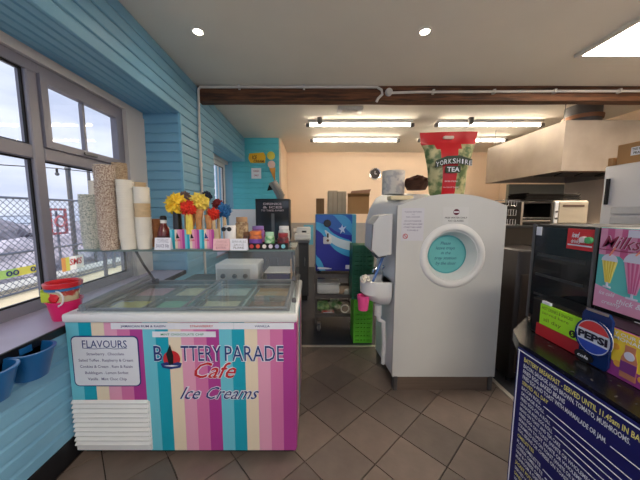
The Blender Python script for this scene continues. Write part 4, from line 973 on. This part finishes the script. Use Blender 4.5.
MB().rbox(-.72, .66, .0, .75, .99, 1.03, .006, 1).build('worktop', steeld, t); MB().box(-.70, .64, .03, .73, .09, .99).build('carcass', mat('dark_grey_cabinet', (58, 58, 60), .5, var=.05), t)
for k in range(3): 
    d_ = MB().rbox(-.69+k*.445, -.26+k*.445, .008, .03, .12, .96, .004, 1).build('door', mat('dark_grey_door', (66, 66, 68), .45), t); MB().tube([(-.31+k*.445, .008, .6), (-.31+k*.445, -.02, .62), (-.31+k*.445, -.02, .74), (-.31+k*.445, .008, .76)], .006, 6).build('handle', chrome, d_)
MB().box(-.68, .62, .05, .70, 0, .09).build('plinth', blackm, t)
# dark menu cabinet with white writing
D = 4.45; x0, x1 = at(256, D), at(290, D); zt, zb = zat(199, D), 1.031
t = thing('menu_cabinet', 'dark glass fronted cabinet with white heading on the rear counter', 'cabinet', ((x0+x1)/2, 4.42, zb)); w_ = (x1-x0)/2; h_ = zt-zb
MB().rbox(-w_, w_, .012, .30, 0, h_, .01).build('carcass', mat('near_black_cabinet', (24, 26, 30), .4), t)
MB().box(-w_+.02, w_-.02, .0, .012, .03, h_-.03).build('glass_door', mat('dark_glossy_door', (34, 40, 48), .12, coat=.5), t)
lettering([('DRINKS', 0, h_-.10, .30, .035, 0, .02), ('& ICES', .0, h_-.155, .32, .035, 0, .02), ('TO TAKE AWAY', 0, h_-.205, .38, .030, 0, .01)], mat('pinkish_white_print', (214, 196, 206), .6), t, (0, -.002, 0), FRONT)
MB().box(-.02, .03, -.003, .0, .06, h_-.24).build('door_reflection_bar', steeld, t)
# leaning silvery cup stack above it
t = thing('silver_cup_stack', 'leaning stack of silvery grey cups above the dark cabinet', 'cups', (at(281, 4.6), 4.58, zt+.001))
for k in range(9):
    a = k*.028; t2 = MB().lathe([(.050, 0), (.075, .075), (.080, .078), (.074, .080), (.048, .006), (.050, 0)], n=18).build('cup', mat('silvery_cup', (172, 172, 170), .35, .4, var=.2, vs=40), t)
    t2.location = (-.012*k, 0, .026*k+.002); t2.rotation_euler = (0, -R(3*k), 0)
lid_ = MB().prism([(0, 0), (.10, .02), (.16, .13), (.12, .15), (.03, .09)], 0, .02, 'y').build('dark_lid', blackm, t); lid_.location = (-.22, -.03, .14)
# white till / coffee machine
t = thing('card_terminal_station', 'white machine with a small black display at the end of the rear counter', 'machine', (at(302, 4.5), 4.45, 0))
zt2 = 1.031
t.location.z = zt2; t.location.x = -.165
MB().rbox(-.13, .14, .0, .28, .0, .10, .015).build('base', whitep, t); MB().rbox(-.10, .14, .10, .26, .10, .21, .02).build('upper_body', whitep, t)
MB().box(-.01, .07, .097, .101, .12, .15).build('display', black, t); MB().rbox(-.12, .13, -.03, .02, .0, .03, .006, 1).build('tray', mat('pale_tray', (196, 196, 196), .4), t)
# wall items in the far corner
sock = tag(MB().rbox(-.045, .045, -.012, 0, -.045, .045, .006, 1).build('wall_socket', whitep), 'white socket on the grey panel beyond the rear counter', 'socket'); sock.location = (at(295, 7.15), YB-.016, zat(230, 7.15))
bs = thing('blue_notice', 'blue safety notice with dark figure on the grey wall panel', 'sign', (at(308.5, 7.15), YB-.018, zat(235, 7.15)))
MB().box(-.13, .13, -.002, .0, -.27, .27).build('notice_sheet', mat('notice_sky_blue', (96, 172, 208), .5), bs); MB().box(-.012, .012, -.004, -.002, -.08, .12).build('dark_mark', navy, bs)
ck = thing('wall_clock', 'small round black clock with silver rim on the cream wall', 'clock', (at(374, 7.15), YB-.04, zat(174.5, 7.15)))
MB().lathe([(.125, .0), (.155, .0), (.16, .02), (.15, .04), (.128, .035), (.125, .0)], n=32, axis='y').build('rim', chrome, ck); MB().lathe([(0, .0), (.13, .0), (.13, .012), (0, .012)], n=32, axis='y').build('dial', mat('clock_face_dark', (36, 28, 32), .4), ck)
MB().box(-.004, .004, -.017, -.013, 0, .08).build('hand', whp, ck); MB().box(-.006, .055, -.017, -.013, -.004, .004).build('hand', whp, ck)
ck.children[0].location = (0, .04, 0); ck.children[1].location = (0, .04, 0)
for c_ in ck.children[2:]: c_.location = (0, .04, 0)
# poster of cone with writing on the turquoise wall
D = 5.78
t = thing('ice_cream_sign', 'yellow ice cream sign with a large cone on the turquoise panelling', 'sign', (at(262, D), 5.803, zat(160, D))); cy_ = mat('print_yellow_orange', (236, 186, 40), .5)
def q(px, py): return (at(px, D)-t.location.x, zat(py, D)-t.location.z)
MB().prism([q(251, 155), q(265, 154), q(267, 158), q(266, 164), q(252, 164), q(250, 160)], -.02, -.008, 'y').build('yellow_plaque', cy_, t)
lettering([('ICE', q(256, 163)[0], q(256, 160.5)[1], .10, .075, .1, .03), ('CREAM', q(260, 163)[0], q(260, 163.6)[1], .22, .05, .1, .03)], mat('print_brown', (110, 64, 30), .5), t, (0, -.022, 0), FRONT)
MB().prism([q(270, 169), q(276, 168.5), q(275.6, 182)], -.02, -.008, 'y').build('cone', mat('print_cone_brown', (196, 140, 60), .6), t)
c1 = q(272, 157); c2 = q(271.5, 164.5)
MB().prism(arc(c1[0], c1[1], .085, 0, 330, 14), -.022, -.008, 'y').build('yellow_scoop', mat('print_pale_yellow', (226, 214, 90), .6), t)
MB().prism(arc(c2[0]+.02, c2[1]-.02, .08, 0, 330, 14), -.025, -.008, 'y').build('pink_scoop', mat('print_pale_pink', (222, 196, 190), .6), t)
t = thing('small_notice', 'small white notice with red mark on the turquoise panelling', 'notice', (at(257.3, D), 5.803, zat(174, D)))
MB().box(-.105, .105, -.012, -.008, -.11, .11).build('sheet', whp, t); lettering([('CASH', 0, .03, .12, .035, 0, .02), ('ONLY', .0, -.06, .10, .035, 0, .02)], mat('print_red_purple', (150, 60, 90), .5), t, (0, -.013, 0), FRONT)

# ================================================================ EXTRACTOR HOOD
hx0, hx1, hy0, hy1 = 3.10, 4.98, 3.80, 5.05
hy0 = 3.44+.32
# corner in view sits at px 555 -> use true distances
Dn = 3.10*266/243; hy0 = Dn*1.0055-.03
if hy0 < 3.74: hy0 = 3.74
k_ = (hy0+.03)/1.0055/Dn
hx0 = 3.10*k_; hzb = H+.509*k_; hzt = H+1.115*k_; hy1 = hy0+1.45*k_
t = thing('extractor_hood', 'large stainless steel extractor canopy hanging over the cooking line', 'hood', ((hx0+hx1)/2, hy0, hzb))
w_ = (hx1-hx0)/2; hh = hzt-hzb; dd = hy1-hy0
MB().box(-w_, w_, 0, .012, 0, hh).build('front_skirt', steel, t)
MB().box(-w_, -w_+.012, .012, dd, 0, hh).build('side_skirt', steel, t); MB().box(w_-.012, w_, .012, dd, 0, hh).build('side_skirt', steel, t)
MB().box(-w_+.012, w_-.012, dd-.012, dd, 0, hh).build('rear_skirt', steel, t); MB().box(-w_+.012, w_-.012, .012, dd-.012, hh-.012, hh).build('top_panel', steel, t)
MB().box(-w_+.012, w_-.012, .012, dd-.012, .22, .232).build('dark_inner_ceiling', mat('dark_brown_steel', (52, 40, 34), .5, .4, var=.2), t)  # panel inside the hood, darker and browner than the skirts
MB().box(-w_, -w_+.62, -.002, 0, 0, hh).build('front_sheet', steel, t)
MB().box(-w_+.012, w_-.012, .25, .29, .02, .10).build('grease_gutter', mat('brown_steel', (120, 92, 76), .4, .6), t)
for y_ in (.35, 1.0): pass
for i in range(5): MB().prism([(.35+.0, .20), (.36, .215), (.95, .06), (.94, .045)], -w_+.05+i*.35, -w_+.36+i*.35, 'x').build('baffle_filter', darkmetal, t)
t = thing('duct', 'round steel duct rising from the hood to the ceiling behind the beam', 'duct', (at(570, hy0+.42)+.02, hy0+.42, hzt))
MB().cyl((0, 0, 0), (0, 0, ZC-hzt), .21, n=28).build('duct_pipe', steeld, t); MB().lathe([(.21, .0), (.23, 0), (.235, .05), (.215, .06), (.21, .0)], (0, 0, .13), 28).build('duct_collar', mat('duct_band', (150, 110, 84), .5, .5), t); MB().lathe([(.21, .0), (.25, 0), (.25, .012), (.21, .012), (.21, 0)], n=28).build('base_flange', steel, t)
for (px, D_) in ((490, hy1-.05), (555.5, hy0+.06)):
    x_ = max(hx0+.03, at(px, D_)); tag(MB().cyl((x_, D_+.02, hzt), (x_, D_+.02, ZC), .006, n=6).build('hanging_rod', steeld), 'thin hanging rod holding the %s left corner of the hood' % ('rear' if px < 500 else 'front'), 'rod')
# grey cooking line wall
struct('trim_10', MB().box(3.9, 5.0, 5.35, 5.42, 0, 2.05), mat('grey_green_panel', (128, 128, 118), .5, var=.05))

# ================================================================ SHELF WITH OVENS
t = thing('wall_rack', 'black metal rack holding the toaster and oven behind the arched unit', 'rack', (2.62, 2.72, 0)); w_ = .78
for z in (.25, .85, 1.335): MB().rbox(-w_, w_, 0, .55, z, z+.028, .004, 1).build('shelf', blackm, t)
for sx in (-1, 1):
    for yy in (.015, .52): MB().box(sx*w_-.015, sx*w_+.015, yy-.015, yy+.015, 0, 1.335).build('upright', darkmetal, t)
MB().box(-w_+.02, w_-.02, .54, .55, .28, 1.33).build('dark_backing', black, t)  # black sheet added to darken the view behind the shelves
rt = 1.364
def ox(px, D=2.75): return at(px, D)
t = thing('microwave_oven', 'cream microwave oven with a slot vent on the black rack', 'microwave', ((ox(554)+ox(588))/2, 2.76, rt)); w_ = (ox(588)-ox(554))/2; h_ = .255
mwm = mat('cream_enamel', (196, 186, 168), .4, var=.03)
MB().rbox(-w_, w_, .012, .36, .01, h_, .01).build('housing', mwm, t); MB().rbox(-w_+.045, w_-.004, 0, .014, .02, h_-.01, .006, 1).build('door', mat('beige_door', (178, 166, 146), .4), t)
MB().box(-w_+.08, w_-.05, -.003, .001, h_-.065, h_-.045).build('vent_slot', mat('dark_brown_slot', (84, 62, 50), .6), t)
MB().rbox(-w_, -w_+.04, 0, .014, .02, h_-.01, .004, 1).build('control_strip', whitep, t)
for z in (.07, .14): MB().lathe([(0, 0), (.011, 0), (.011, .01), (0, .01)], (-w_+.02, 0, z), 12, 'y').build('knob', steeld, t)
for sx in (-1, 1): MB().cyl((sx*(w_-.03), .05, 0), (sx*(w_-.03), .05, .011), .012, n=8).build('foot', blackm, t)
t = thing('conveyor_toaster', 'dark open fronted conveyor toaster left of the cream microwave', 'toaster', ((ox(520)+ox(552))/2, 2.76, rt)); w_ = (ox(552)-ox(520))/2-.006
MB().box(-w_, w_, .30, .32, .01, .24).box(-w_, -w_+.015, 0, .30, .01, .24).box(w_-.015, w_, 0, .30, .01, .24).box(-w_+.015, w_-.015, 0, .30, .225, .24).box(-w_+.015, w_-.015, 0, .30, .01, .03).build('housing', darkmetal, t)
MB().box(-w_, -w_+.02, -.004, 0, .0, .24).build('edge_trim', steel, t)
for k in range(9): MB().cyl((-w_+.016, -.03+k*.035, .075), (w_-.016, -.03+k*.035, .075), .004, n=6).build('conveyor_bar', chrome, t)
MB().box(-w_+.016, w_-.016, -.01, .0, .04, .055).build('crumb_tray', steel, t)
t = thing('baking_trays', 'flat stack of dark baking trays on top of the oven and toaster', 'baking trays', (ox(553), 2.78, rt+.256))
for k, (w_, z) in enumerate(((.30, 0), (.29, .016), (.28, .032), (.29, .048), (.27, .064))): MB().prism([(-w_, .014), (-w_+.02, 0), (w_-.02, 0), (w_, .014), (w_-.01, .014), (w_-.025, .004), (-w_+.025, .004), (-w_+.01, .014)], 0, .26, 'y').build('tray', mat('dark_tray', (38, 32, 30), .5, .4), t).location = (0, 0, z)  # upper trays added to stand in for the dark hood underside
t = thing('wire_basket_stack', 'small wire baskets with pale jars at the left end of the black rack', 'basket', (ox(511, 2.8), 2.80, rt))
for z in (0, .10, .20):
    b_ = MB()
    for k in range(6): b_.cyl((-.07+k*.028, 0, z), (-.07+k*.028, 0, z+.06), .002, n=4).cyl((-.07+k*.028, 0, z), (-.07+k*.028, .16, z), .002, n=4)
    b_.tube([(-.075, 0, z+.06), (.075, 0, z+.06), (.075, .16, z+.06), (-.075, .16, z+.06)], .003, 5, closed=True); tag(b_.build('wire_tier', chrome, t), kind='stuff')
MB().cyl((-.07, .16, 0), (-.07, .16, .26), .004, n=6).build('rack_rod', chrome, t); MB().cyl((.07, .16, 0), (.07, .16, .26), .004, n=6).build('rack_rod', chrome, t)
for i, (px, lab, cc) in enumerate(((509, 'bread rolls bag hanging under the rack', (140, 96, 54)), )):
    t = thing('bread_bag', 'brown bag of bread below the black rack', 'bread bag', (1.98, 2.74, .879)); MB().blob((.04, .22, .15), .14, 3, .3, 2, (.9, .7, .9), 4).build('bag_body', mat('bread_brown', (132, 88, 50), .6, var=.35, vs=12, bump=.4, bs=20), t, 60); MB().rbox(.0, .08, .20, .22, .25, .33, .004, 1).build('bag_neck', MATS['bread_brown'], t)
for k, (x, lab, cc, hh_) in enumerate(((2.22, 'dark jar on the rack shelf beside the bread bag', (60, 44, 34), .20), (2.36, 'amber jar on the rack shelf beside the dark jar', (150, 104, 60), .17))):
    t = thing('storage_jar', lab, 'jar', (x, 2.82, .879)); MB().lathe([(0, 0), (.05, 0), (.055, .01), (.055, hh_-.03), (.045, hh_-.02), (0, hh_-.02)], n=18).build('jar_body', mat('jar_tone_%d' % k, cc, .3), t); MB().lathe([(0, hh_-.02), (.05, hh_-.02), (.05, hh_), (0, hh_)], n=18).build('jar_lid', steel, t)
# hot water urn / coffee unit between
t = thing('coffee_grinder_unit', 'dark brown upright machine with a chrome handle right of the arched unit', 'machine', (1.92, 2.20, 0)); brm = mat('dark_brown_enamel', (34, 27, 24), .35, var=.15)
MB().rbox(-.20, .16, 0, .40, .04, 1.18, .02).build('cabinet_body', brm, t)
MB().rbox(-.16, .12, -.012, .004, .10, .98, .01, 1).build('door', mat('bronze_door', (54, 43, 36), .3, .3), t)
MB().tube([(-.09, -.012, 1.03), (-.09, -.06, 1.04), (-.03, -.07, 1.10), (.04, -.06, 1.10), (.04, -.012, 1.08)], .012, 8).build('handle', chrome, t)
for sx in (-.16, .12): MB().cyl((sx, .05, 0), (sx, .05, .042), .02, n=8).build('foot', blackm, t)
# ================================================================ SERVING COUNTER (right)
CZ = 1.0; cxf = .80
granm = mat('black_speckled_worktop', (20, 20, 22), .25, col2=(90, 88, 86), thr=(.62, .72), vs=70)
t = thing('serving_counter', 'black counter with speckled top under the posters', 'counter', (cxf, 1.0, 0))
def cl(x, y): return (x-cxf, y-1.0)
top = [cl(.80, -1.2), cl(1.62, -1.2), cl(1.62, 1.24), cl(1.04, 1.24), cl(.86, 1.09), cl(.80, .98)]
MB().prism(top, CZ-.045, CZ, 'z').build('worktop', granm, t)
bod = [cl(.82, -1.18), cl(1.60, -1.18), cl(1.60, 1.21), cl(1.05, 1.21), cl(.885, 1.075), cl(.82, .96)]
MB().prism(bod, .09, CZ-.045, 'z').build('carcass', mat('black_counter_panel', (26, 26, 30), .45), t)
MB().prism([(a*.98+.01, b*.98) for a, b in bod], 0, .09, 'z').build('plinth', blackm, t)
# navy menu banner on the front of the counter
t = thing('menu_banner', 'navy breakfast menu banner with yellow and white writing on the counter front', 'banner', (.793, .975, 0))
MB().box(0, .006, -1.55, 0, .10, .985).build('banner_sheet', mat('banner_navy', (16, 22, 92), .45, spec=.3), t)
MB().box(-.002, 0, -1.54, -.004, .976, .979).build('banner_border', whp, t); MB().box(-.002, 0, -.010, -.007, .11, .976).build('banner_border', whp, t)
byl = mat('banner_yellow_print', (238, 226, 130), .5)
L_ = []  # text: x from the far (left) edge
def bl(z, s, h, w_, m_, x=.035, b=.02): lettering([(s, x, z, w_, h, 0, b, 'L')], m_, t, (-.0015, 0, 0), LEFT)
bl(.946, 'BATTERY BREAKFAST - SERVED UNTIL 11.45am IN BATTERY CAFE', .0165, .435, byl)
bl(.923, 'BACON, SAUSAGE, HASH BROWN, TOMATO, MUSHROOMS.', .0145, .335, whp)
bl(.901, 'FRIED EGG, BAKED BEANS', .0145, .165, whp)
bl(.879, 'FRIED EGG AND TOAST WITH MARMALADE OR JAM.', .0145, .285, whp)
MB().box(-.0025, -.0005, -1.45, -.33, .881, .8825).build('rule_line', whp, t)
bl(.857, 'SERVED ALL DAY', .0135, .11, byl)
rows = [('BACON ROLL', .085), ('SAUSAGE ROLL', .10), ('FRIED EGG ON A ROLL', .125), ('SAUSAGE AND EGG ROLL', .135), ('BEANS ON TOAST AND TEA CAKE', .165), ('FRIED EGG ON TOAST (WHITE OR WHOLEMEAL)', .27), ('BEANS ON TOAST (WHITE OR WHOLEMEAL)', .255), ('SCRAMBLED EGG ON TOAST (WHITE OR WHOLEMEAL)', .28), ('EGG, BEANS OR CHEESE ON TOAST', .20)]
z = .836
for i, (s, w_) in enumerate(rows):
    bl(z, s, .0125, w_, whp)
    if i < 5: MB().box(-.0025, -.0005, -1.45, -.045-w_, z+.003, z+.0045).build('rule_line', whp, t)
    z -= .0212
bl(z-.003, 'OMELETTES', .013, .075, byl); z -= .026
for i, (s, w_) in enumerate((('PLAIN OMELETTE', .105), ('CHEESE OMELETTE', .115), ('HAM & CHEESE OMELETTE', .14), ('MUSHROOM & CHEESE OMELETTE', .17))):
    bl(z, s, .0125, w_, whp)
    if i in (0, 1): MB().box(-.0025, -.0005, -1.45, -.045-w_, z+.003, z+.0045).build('rule_line', whp, t)
    z -= .0212
bl(z-.004, 'JACKET POTATOES AND SALADS', .014, .19, byl); z -= .028
for i, (s, w_, m_) in enumerate((('SERVED WITH SIDE SALAD', .15, whp), ('SANDWICHES', .08, byl), ('WHITE OR WHOLEMEAL', .13, whp), ('HAM AND CHEESE', .10, whp), ('TUNA MAYONNAISE', .11, whp), ('EGG AND CRESS', .095, whp))):
    bl(z, s, .0125, w_, m_); z -= .022

# ---------------- black cabinet with red sticker
bxx = 1.04
t = thing('display_chiller', 'black glass fronted countertop chiller with a red sticker', 'chiller', (bxx, 1.245, CZ)); ch = .445; cd = .285
gblk = mat('glossy_black_glass', (24, 25, 28), .14, coat=.3)
MB().rbox(.012, .46, -cd, 0, .0, ch, .008).build('cabinet_body', mat('matt_black', (24, 24, 26), .7), t)
MB().box(0, .012, -cd+.012, -.012, .02, ch-.012).build('glass_door', gblk, t)
MB().box(-.004, 0, -.012, 0, 0, ch).build('door_edge', steeld, t)
MB().box(-.006, 0, -cd, -cd+.010, .0, ch).build('door_edge', steeld, t)
def cy(px, X=bxx): return X*266/(px-CX)*1.0    # depth of a pixel column on the counter-side plane
def yy_(px, z, X=bxx): return (cy(px, X)+(z-H)*math.sin(PIT))/math.cos(PIT)-1.245
def zz_(px, py, X=bxx): return H-(py-212)/267.5*cy(px, X)-CZ
# faint shapes inside seen through the door
for i, (a, b, z0_, z1_) in enumerate(((-.03, -.25, .30, .315), (-.03, -.25, .21, .222), (-.03, -.26, .12, .13))): MB().box(-.0015, 0, b, a, z0_, z1_).build('shelf_edge', mat('dim_grey_shelf', (50, 52, 54), .3), t)
rs = MB().box(-.004, -.0, -cd+.012, -.170, zz_(580, 250), ch-.01).build('red_sticker', mat('sticker_red', (206, 44, 52), .4), t)
lettering([('iced', .190, zz_(585, 238), .030, .020, .3, .03, 'L'), ('drinks', .188, zz_(585, 244), .036, .015, .1, .02, 'L')], whp, rs, (-.005, 0, 0), LEFT)
for i, cc in enumerate(((228, 214, 216), (84, 170, 110))): MB().lathe([(0, 0), (.013, .0), (.012, .012), (.0, .013)], (-.004, -.240-i*.020, zz_(588, 240)), 12, 'x').build('cup_picture', mat('cup_pic_%d' % i, cc, .5), rs)
MB().box(-.005, -.004, -cd+.016, -.175, zz_(590, 247.5), zz_(590, 246)).build('sticker_line', whp, rs)
MB().box(-.004, 0, -.045, -.02, ch-.05, ch-.012).build('white_label', whp, t)
MB().rbox(-.018, 0, -.165, -.15, .10, .125, .004, 1).build('door_lock', chrome, t)
# ---------------- tall milkshake machine front
X2 = 1.04
t = thing('milkshake_poster_box', 'countertop box faced with a milkshake poster at the right edge', 'poster', (X2, .955, CZ+.16)); ph_ = .285; pl_ = .55
MB().rbox(.006, .42, -pl_, 0, 0, ph_, .006, 1).build('box_body', black, t)
tealp = mat('poster_teal', (92, 186, 184), .5); pinkp = mat('poster_pink', (216, 150, 184), .5); pinkd = mat('poster_deep_pink', (196, 92, 140), .5); maroon = mat('poster_maroon', (150, 50, 84), .5); lil = mat('poster_lilac', (206, 206, 224), .5); yelp = mat('poster_yellow', (236, 226, 130), .5)
MB().box(0, .006, -pl_, -.001, .0, ph_).build('poster_sheet', tealp, t)
pk = MB()
for i in range(14):      # pink pinstripes at the top
    a = -.002-i*.0396*.55; pk.m(i % 2).add([(-.001, a, ph_-.002), (-.001, a-.0218, ph_-.002), (-.001, a-.0218, ph_-.095-(.018 if i % 2 else 0)), (-.001, a, ph_-.095+(.0))], [(0, 1, 2, 3)])
tag(pk.build('pink_stripes', [pinkp, pinkd], t), kind='stuff')
MB().box(-.002, -.0012, -pl_, -.085, ph_-.028, ph_-.004).build('pale_patch', lil, t)
lettering([('Milkshakes', .012, ph_-.068, .235, .042, .45, .015, 'L')], whp, t, (-.0026, 0, 0), LEFT, 'letter_outline')
lettering([('Milkshakes', .012, ph_-.068, .235, .042, .45, .005, 'L')], maroon, t, (-.0034, 0, 0), LEFT)
MB().box(-.003, -.002, -.26, -.004, ph_-.078, ph_-.075).build('underline', maroon, t)
def glass_pic(yc, w_, zb_, h, m1, m2):
    g = MB().prism([(yc-w_, h+zb_), (yc+w_, h+zb_), (yc+w_*.35, zb_+.018), (yc-w_*.35, zb_+.018)], -.002, -.001, 'x').build('glass_picture', m1, t)
    for k in (-.6, -.2, .2, .6): MB().prism([(yc+w_*(k-.10), h+zb_), (yc+w_*(k+.10), h+zb_), (yc+w_*(k+.10)*.4, zb_+.02), (yc+w_*(k-.10)*.4, zb_+.02)], -.003, -.002, 'x').build('glass_stripe', m2, g)
    MB().prism(arc(yc, h+zb_, w_*1.05, 0, 180, 10), -.0032, -.002, 'x').build('cream_top', lil, g)
    MB().box(-.003, -.001, yc-w_*.5, yc+w_*.5, zb_, zb_+.006).box(-.003, -.001, yc-.003, yc+.003, zb_+.006, zb_+.02).build('glass_foot', lil, g)
    MB().tube([(-.004, yc, h+zb_+w_*.8), (-.004, yc-w_*.6, h+zb_+w_*.8+.03)], .0025, 5).build('straw', mat('straw_orange', (226, 140, 120), .5), g)
glass_pic(-.040, .024, .075, .095, yelp, mat('pic_yellow_stripe', (214, 190, 70), .5))
glass_pic(-.115, .032, .055, .12, pinkp, pinkd)
glass_pic(-.20, .03, .05, .12, mat('pic_brown', (170, 120, 90), .5), lil)
MB().prism([(-pl_, .0), (-pl_, .055), (-.16, .050), (-.07, .062), (-.002, .080), (-.002, .0)], -.0022, -.001, 'x').build('pink_band', pinkp, t)
lettering([('Ice cold', .018, .048, .05, .014, .3, .01, 'L'), ('thick &', .075, .030, .07, .018, .3, .01, 'L'), ('creamy', .03, .018, .06, .014, .3, .01, 'L')], whp, t, (-.0028, 0, 0), LEFT)
# legs/black base under poster box
t = thing('syrup_stand', 'low black stand under the milkshake poster', 'stand', (X2, .955, CZ))
MB().rbox(.0, .42, -.55, 0, .0, .158, .006, 1).build('stand_body', black, t); MB().rbox(.02, .40, -.53, -.02, .0, .004, .001, 1).build('rubber_mat', blackm, t)
MB().box(-.002, 0, -.20, -.13, .125, .150).build('price_strip', whp, t)
# ---------------- lower merchandiser with labels
X3 = .925
t = thing('snack_merchandiser', 'low black merchandiser with lime label, cola badge and purple bottle poster', 'merchandiser', (X3, 1.09, CZ)); ml = .70; mh = .150
MB().rbox(.006, .110, -ml, 0, 0, mh, .006, 1).build('rack_body', black, t)
def m3(px, X=X3): return (X*266/(px-CX))*1.0055-.05-1.09
ll = MB().box(-.002, .006, m3(578), m3(539), .052, .135).build('lime_label', mat('lime_label', (170, 232, 40), .45), t)
q0 = -m3(539)
lettering([('HOT DRINKS & SNACKS', q0+.008, .115, .125, .012, 0, .01, 'L'), ('served here', q0+.010, .097, .11, .011, 0, .0, 'L'), ('all day', q0+.018, .070, .075, .014, 0, .0, 'L')], mat('olive_print', (96, 130, 30), .5), ll, (-.0025, 0, 0), LEFT)
MB().lathe([(0, 0), (.013, 0), (.013, .001), (0, .001)], (-.002, m3(573)+.004, .070), 16, 'x').build('number_disc', blp, ll); lettering([('5', -m3(573)-.004, .063, .009, .014, 0, .02)], mat('lime_number', (170, 232, 40), .45), ll, (-.0040, 0, 0), LEFT)
MB().box(-.001, .006, m3(599), m3(536), .002, .050).build('red_strip', mat('strip_red', (190, 40, 48), .4), t)
MB().box(-.0015, .0055, m3(548), m3(540), .137, .148).build('brand_patch', whp, t)
yp = MB().box(-.001, .006, -ml+.002, m3(601), .002, .148).build('purple_poster', mat('poster_purple', (158, 58, 140), .5), t)
MB().prism([(-ml+.002, .148), (m3(601)+.0, .148), (m3(601), .062), (m3(615), .045), (-ml+.002, .035)], -.002, -.001, 'x').build('yellow_field', mat('poster_bright_yellow', (232, 200, 56), .5), yp)
lettering([('TRY OUR FRUIT', -m3(602)+.004, .132, .13, .010, 0, .01, 'L'), ('LEMONADES', -m3(602)+.008, .118, .11, .010, 0, .01, 'L')], whp, yp, (-.003, 0, 0), LEFT)
byc = m3(628)
bt = MB().prism([(byc-.020, .012), (byc+.020, .012), (byc+.020, .07), (byc+.013, .092), (byc+.013, .112), (byc-.013, .112), (byc-.013, .092), (byc-.020, .07)], -.003, -.001, 'x').build('bottle_picture', mat('bottle_pic_brown', (190, 120, 90), .5), yp)
MB().box(-.004, -.003, byc-.020, byc+.020, .03, .062).build('bottle_label_picture', mat('label_pic_purple', (120, 50, 120), .5), bt); MB().prism(arc(byc, .082, .013, 0, 345, 12), -.004, -.003, 'x').build('label_oval', lil, bt)
for k, (dy, dz) in enumerate(((.028, .045), (-.034, .03), (.036, .095))): MB().prism(arc(byc+dy, dz, .010, 0, 345, 10), -.003, -.0015, 'x').build('fruit_picture', mat('fruit_orange', (226, 160, 60), .5), yp)
# cola can badge: a flat can shape with an oval badge
t = thing('cola_badge', 'blue cola can sign with red, white and blue oval badge', 'sign', (X3-.012, 1.09, CZ)); yc = m3(592, X3-.012); zc2 = .085
can = mat('can_dark_blue', (22, 52, 110), .25, .3)
MB().prism([(yc-.038, -.0+.004), (yc+.038, .004), (yc+.045, .02), (yc+.045, .165), (yc+.033, .185), (yc-.033, .185), (yc-.045, .165), (yc-.045, .02)], 0, .008, 'x').build('can_shape', can, t)
MB().prism([(yc-.033, .178), (yc+.033, .178), (yc+.033, .186), (yc-.033, .186)], -.002, .0, 'x').build('can_rim', steel, t)
rb = .056
def oval(r, a0=0, a1=345, n=24): return [(yc+r*.98*math.cos(R(a0+(a1-a0)*i/n)), zc2+.012+r*1.02*math.sin(R(a0+(a1-a0)*i/n))) for i in range(n+1)]
MB().prism(oval(rb), -.006, 0, 'x').build('badge_white', whp, t)
MB().prism(oval(rb*.90, 22, 158), -.0075, -.006, 'x').build('badge_red', mat('badge_red', (206, 56, 60), .35), t)
MB().prism(oval(rb*.90, 202, 338), -.0075, -.006, 'x').build('badge_blue', mat('badge_blue', (30, 70, 170), .35), t)
MB().tube([(-.006, p[0], p[1]) for p in oval(rb)[:-1]], .003, 5, closed=True).build('badge_edge', can, t)
lettering([('PEPSI', -yc, zc2+.001, .090, .022, 0, .05)], mat('badge_black_print', (14, 16, 40), .4), t, (-.008, 0, 0), LEFT)
t = thing('small_tag_sign', 'small oval black tag with white writing below the lime label', 'tag', (X3-.016, 1.09, CZ)); ys = m3(583, X3-.016)
MB().prism([(ys+.030*math.cos(R(a)), .020+.019*math.sin(R(a))) for a in range(0, 360, 20)], 0, .008, 'x').build('tag_plate', blp, t); lettering([('cola', -ys, .015, .035, .011, .2, .02)], whp, t, (-.001, 0, 0), LEFT)
# ---------------- white upright fridge behind
t = thing('upright_fridge', 'white upright fridge with ribbed side behind the counter', 'fridge', (1.98, 1.84, 0)); fh = 1.805
MB().rbox(.0, .70, -.75, 0, .06, fh, .012).build('fridge_body', mat('fridge_pale_grey', (206, 208, 214), .35), t)
for k in range(10): MB().rbox(-.012, .002, -.74, -.07, 1.05+k*.062, 1.05+k*.062+.050, .006, 1).build('side_rib', mat('fridge_rib_grey', (184, 186, 190), .4, .2), t) if k < 8 else None
MB().box(-.014, 0, -.045, -.03, 1.55, 1.72).build('dark_seal', blackm, t)
MB().box(.02, .68, -.73, -.02, 0, .06).build('plinth', blackm, t)
def fbox(y, w_, d_, h, z, label, lab_=False, x=2.0):
    t = thing('cardboard_box', label, 'box', (x, y, z)); b_ = MB().box(0, d_, -w_, 0, 0, h-.004).build('box_body', card, t)
    MB().box(0, d_, -w_, -w_/2-.001, h-.004, h).build('top_flap', card, t); MB().box(0, d_, -w_/2+.001, 0, h-.004, h).build('top_flap', card, t)
    if lab_:
        p_ = MB().box(-.002, 0, -.175, -.075, .045, h-.03).build('address_label', whp, t); lettering([('THIS WAY UP', .082, h*.60, .085, .014, 0, .02, 'L'), ('FRAGILE', .09, h*.42, .07, .014, 0, .02, 'L')], blp, p_, (-.003, 0, 0), LEFT)
fbox(1.79, .40, .28, .125, fh+.001, 'labelled brown cardboard box on top of the white fridge', True)
fbox(1.832, .03, .10, .05, fh+.001, 'tiny brown box at the far corner of the fridge top', x=1.99)
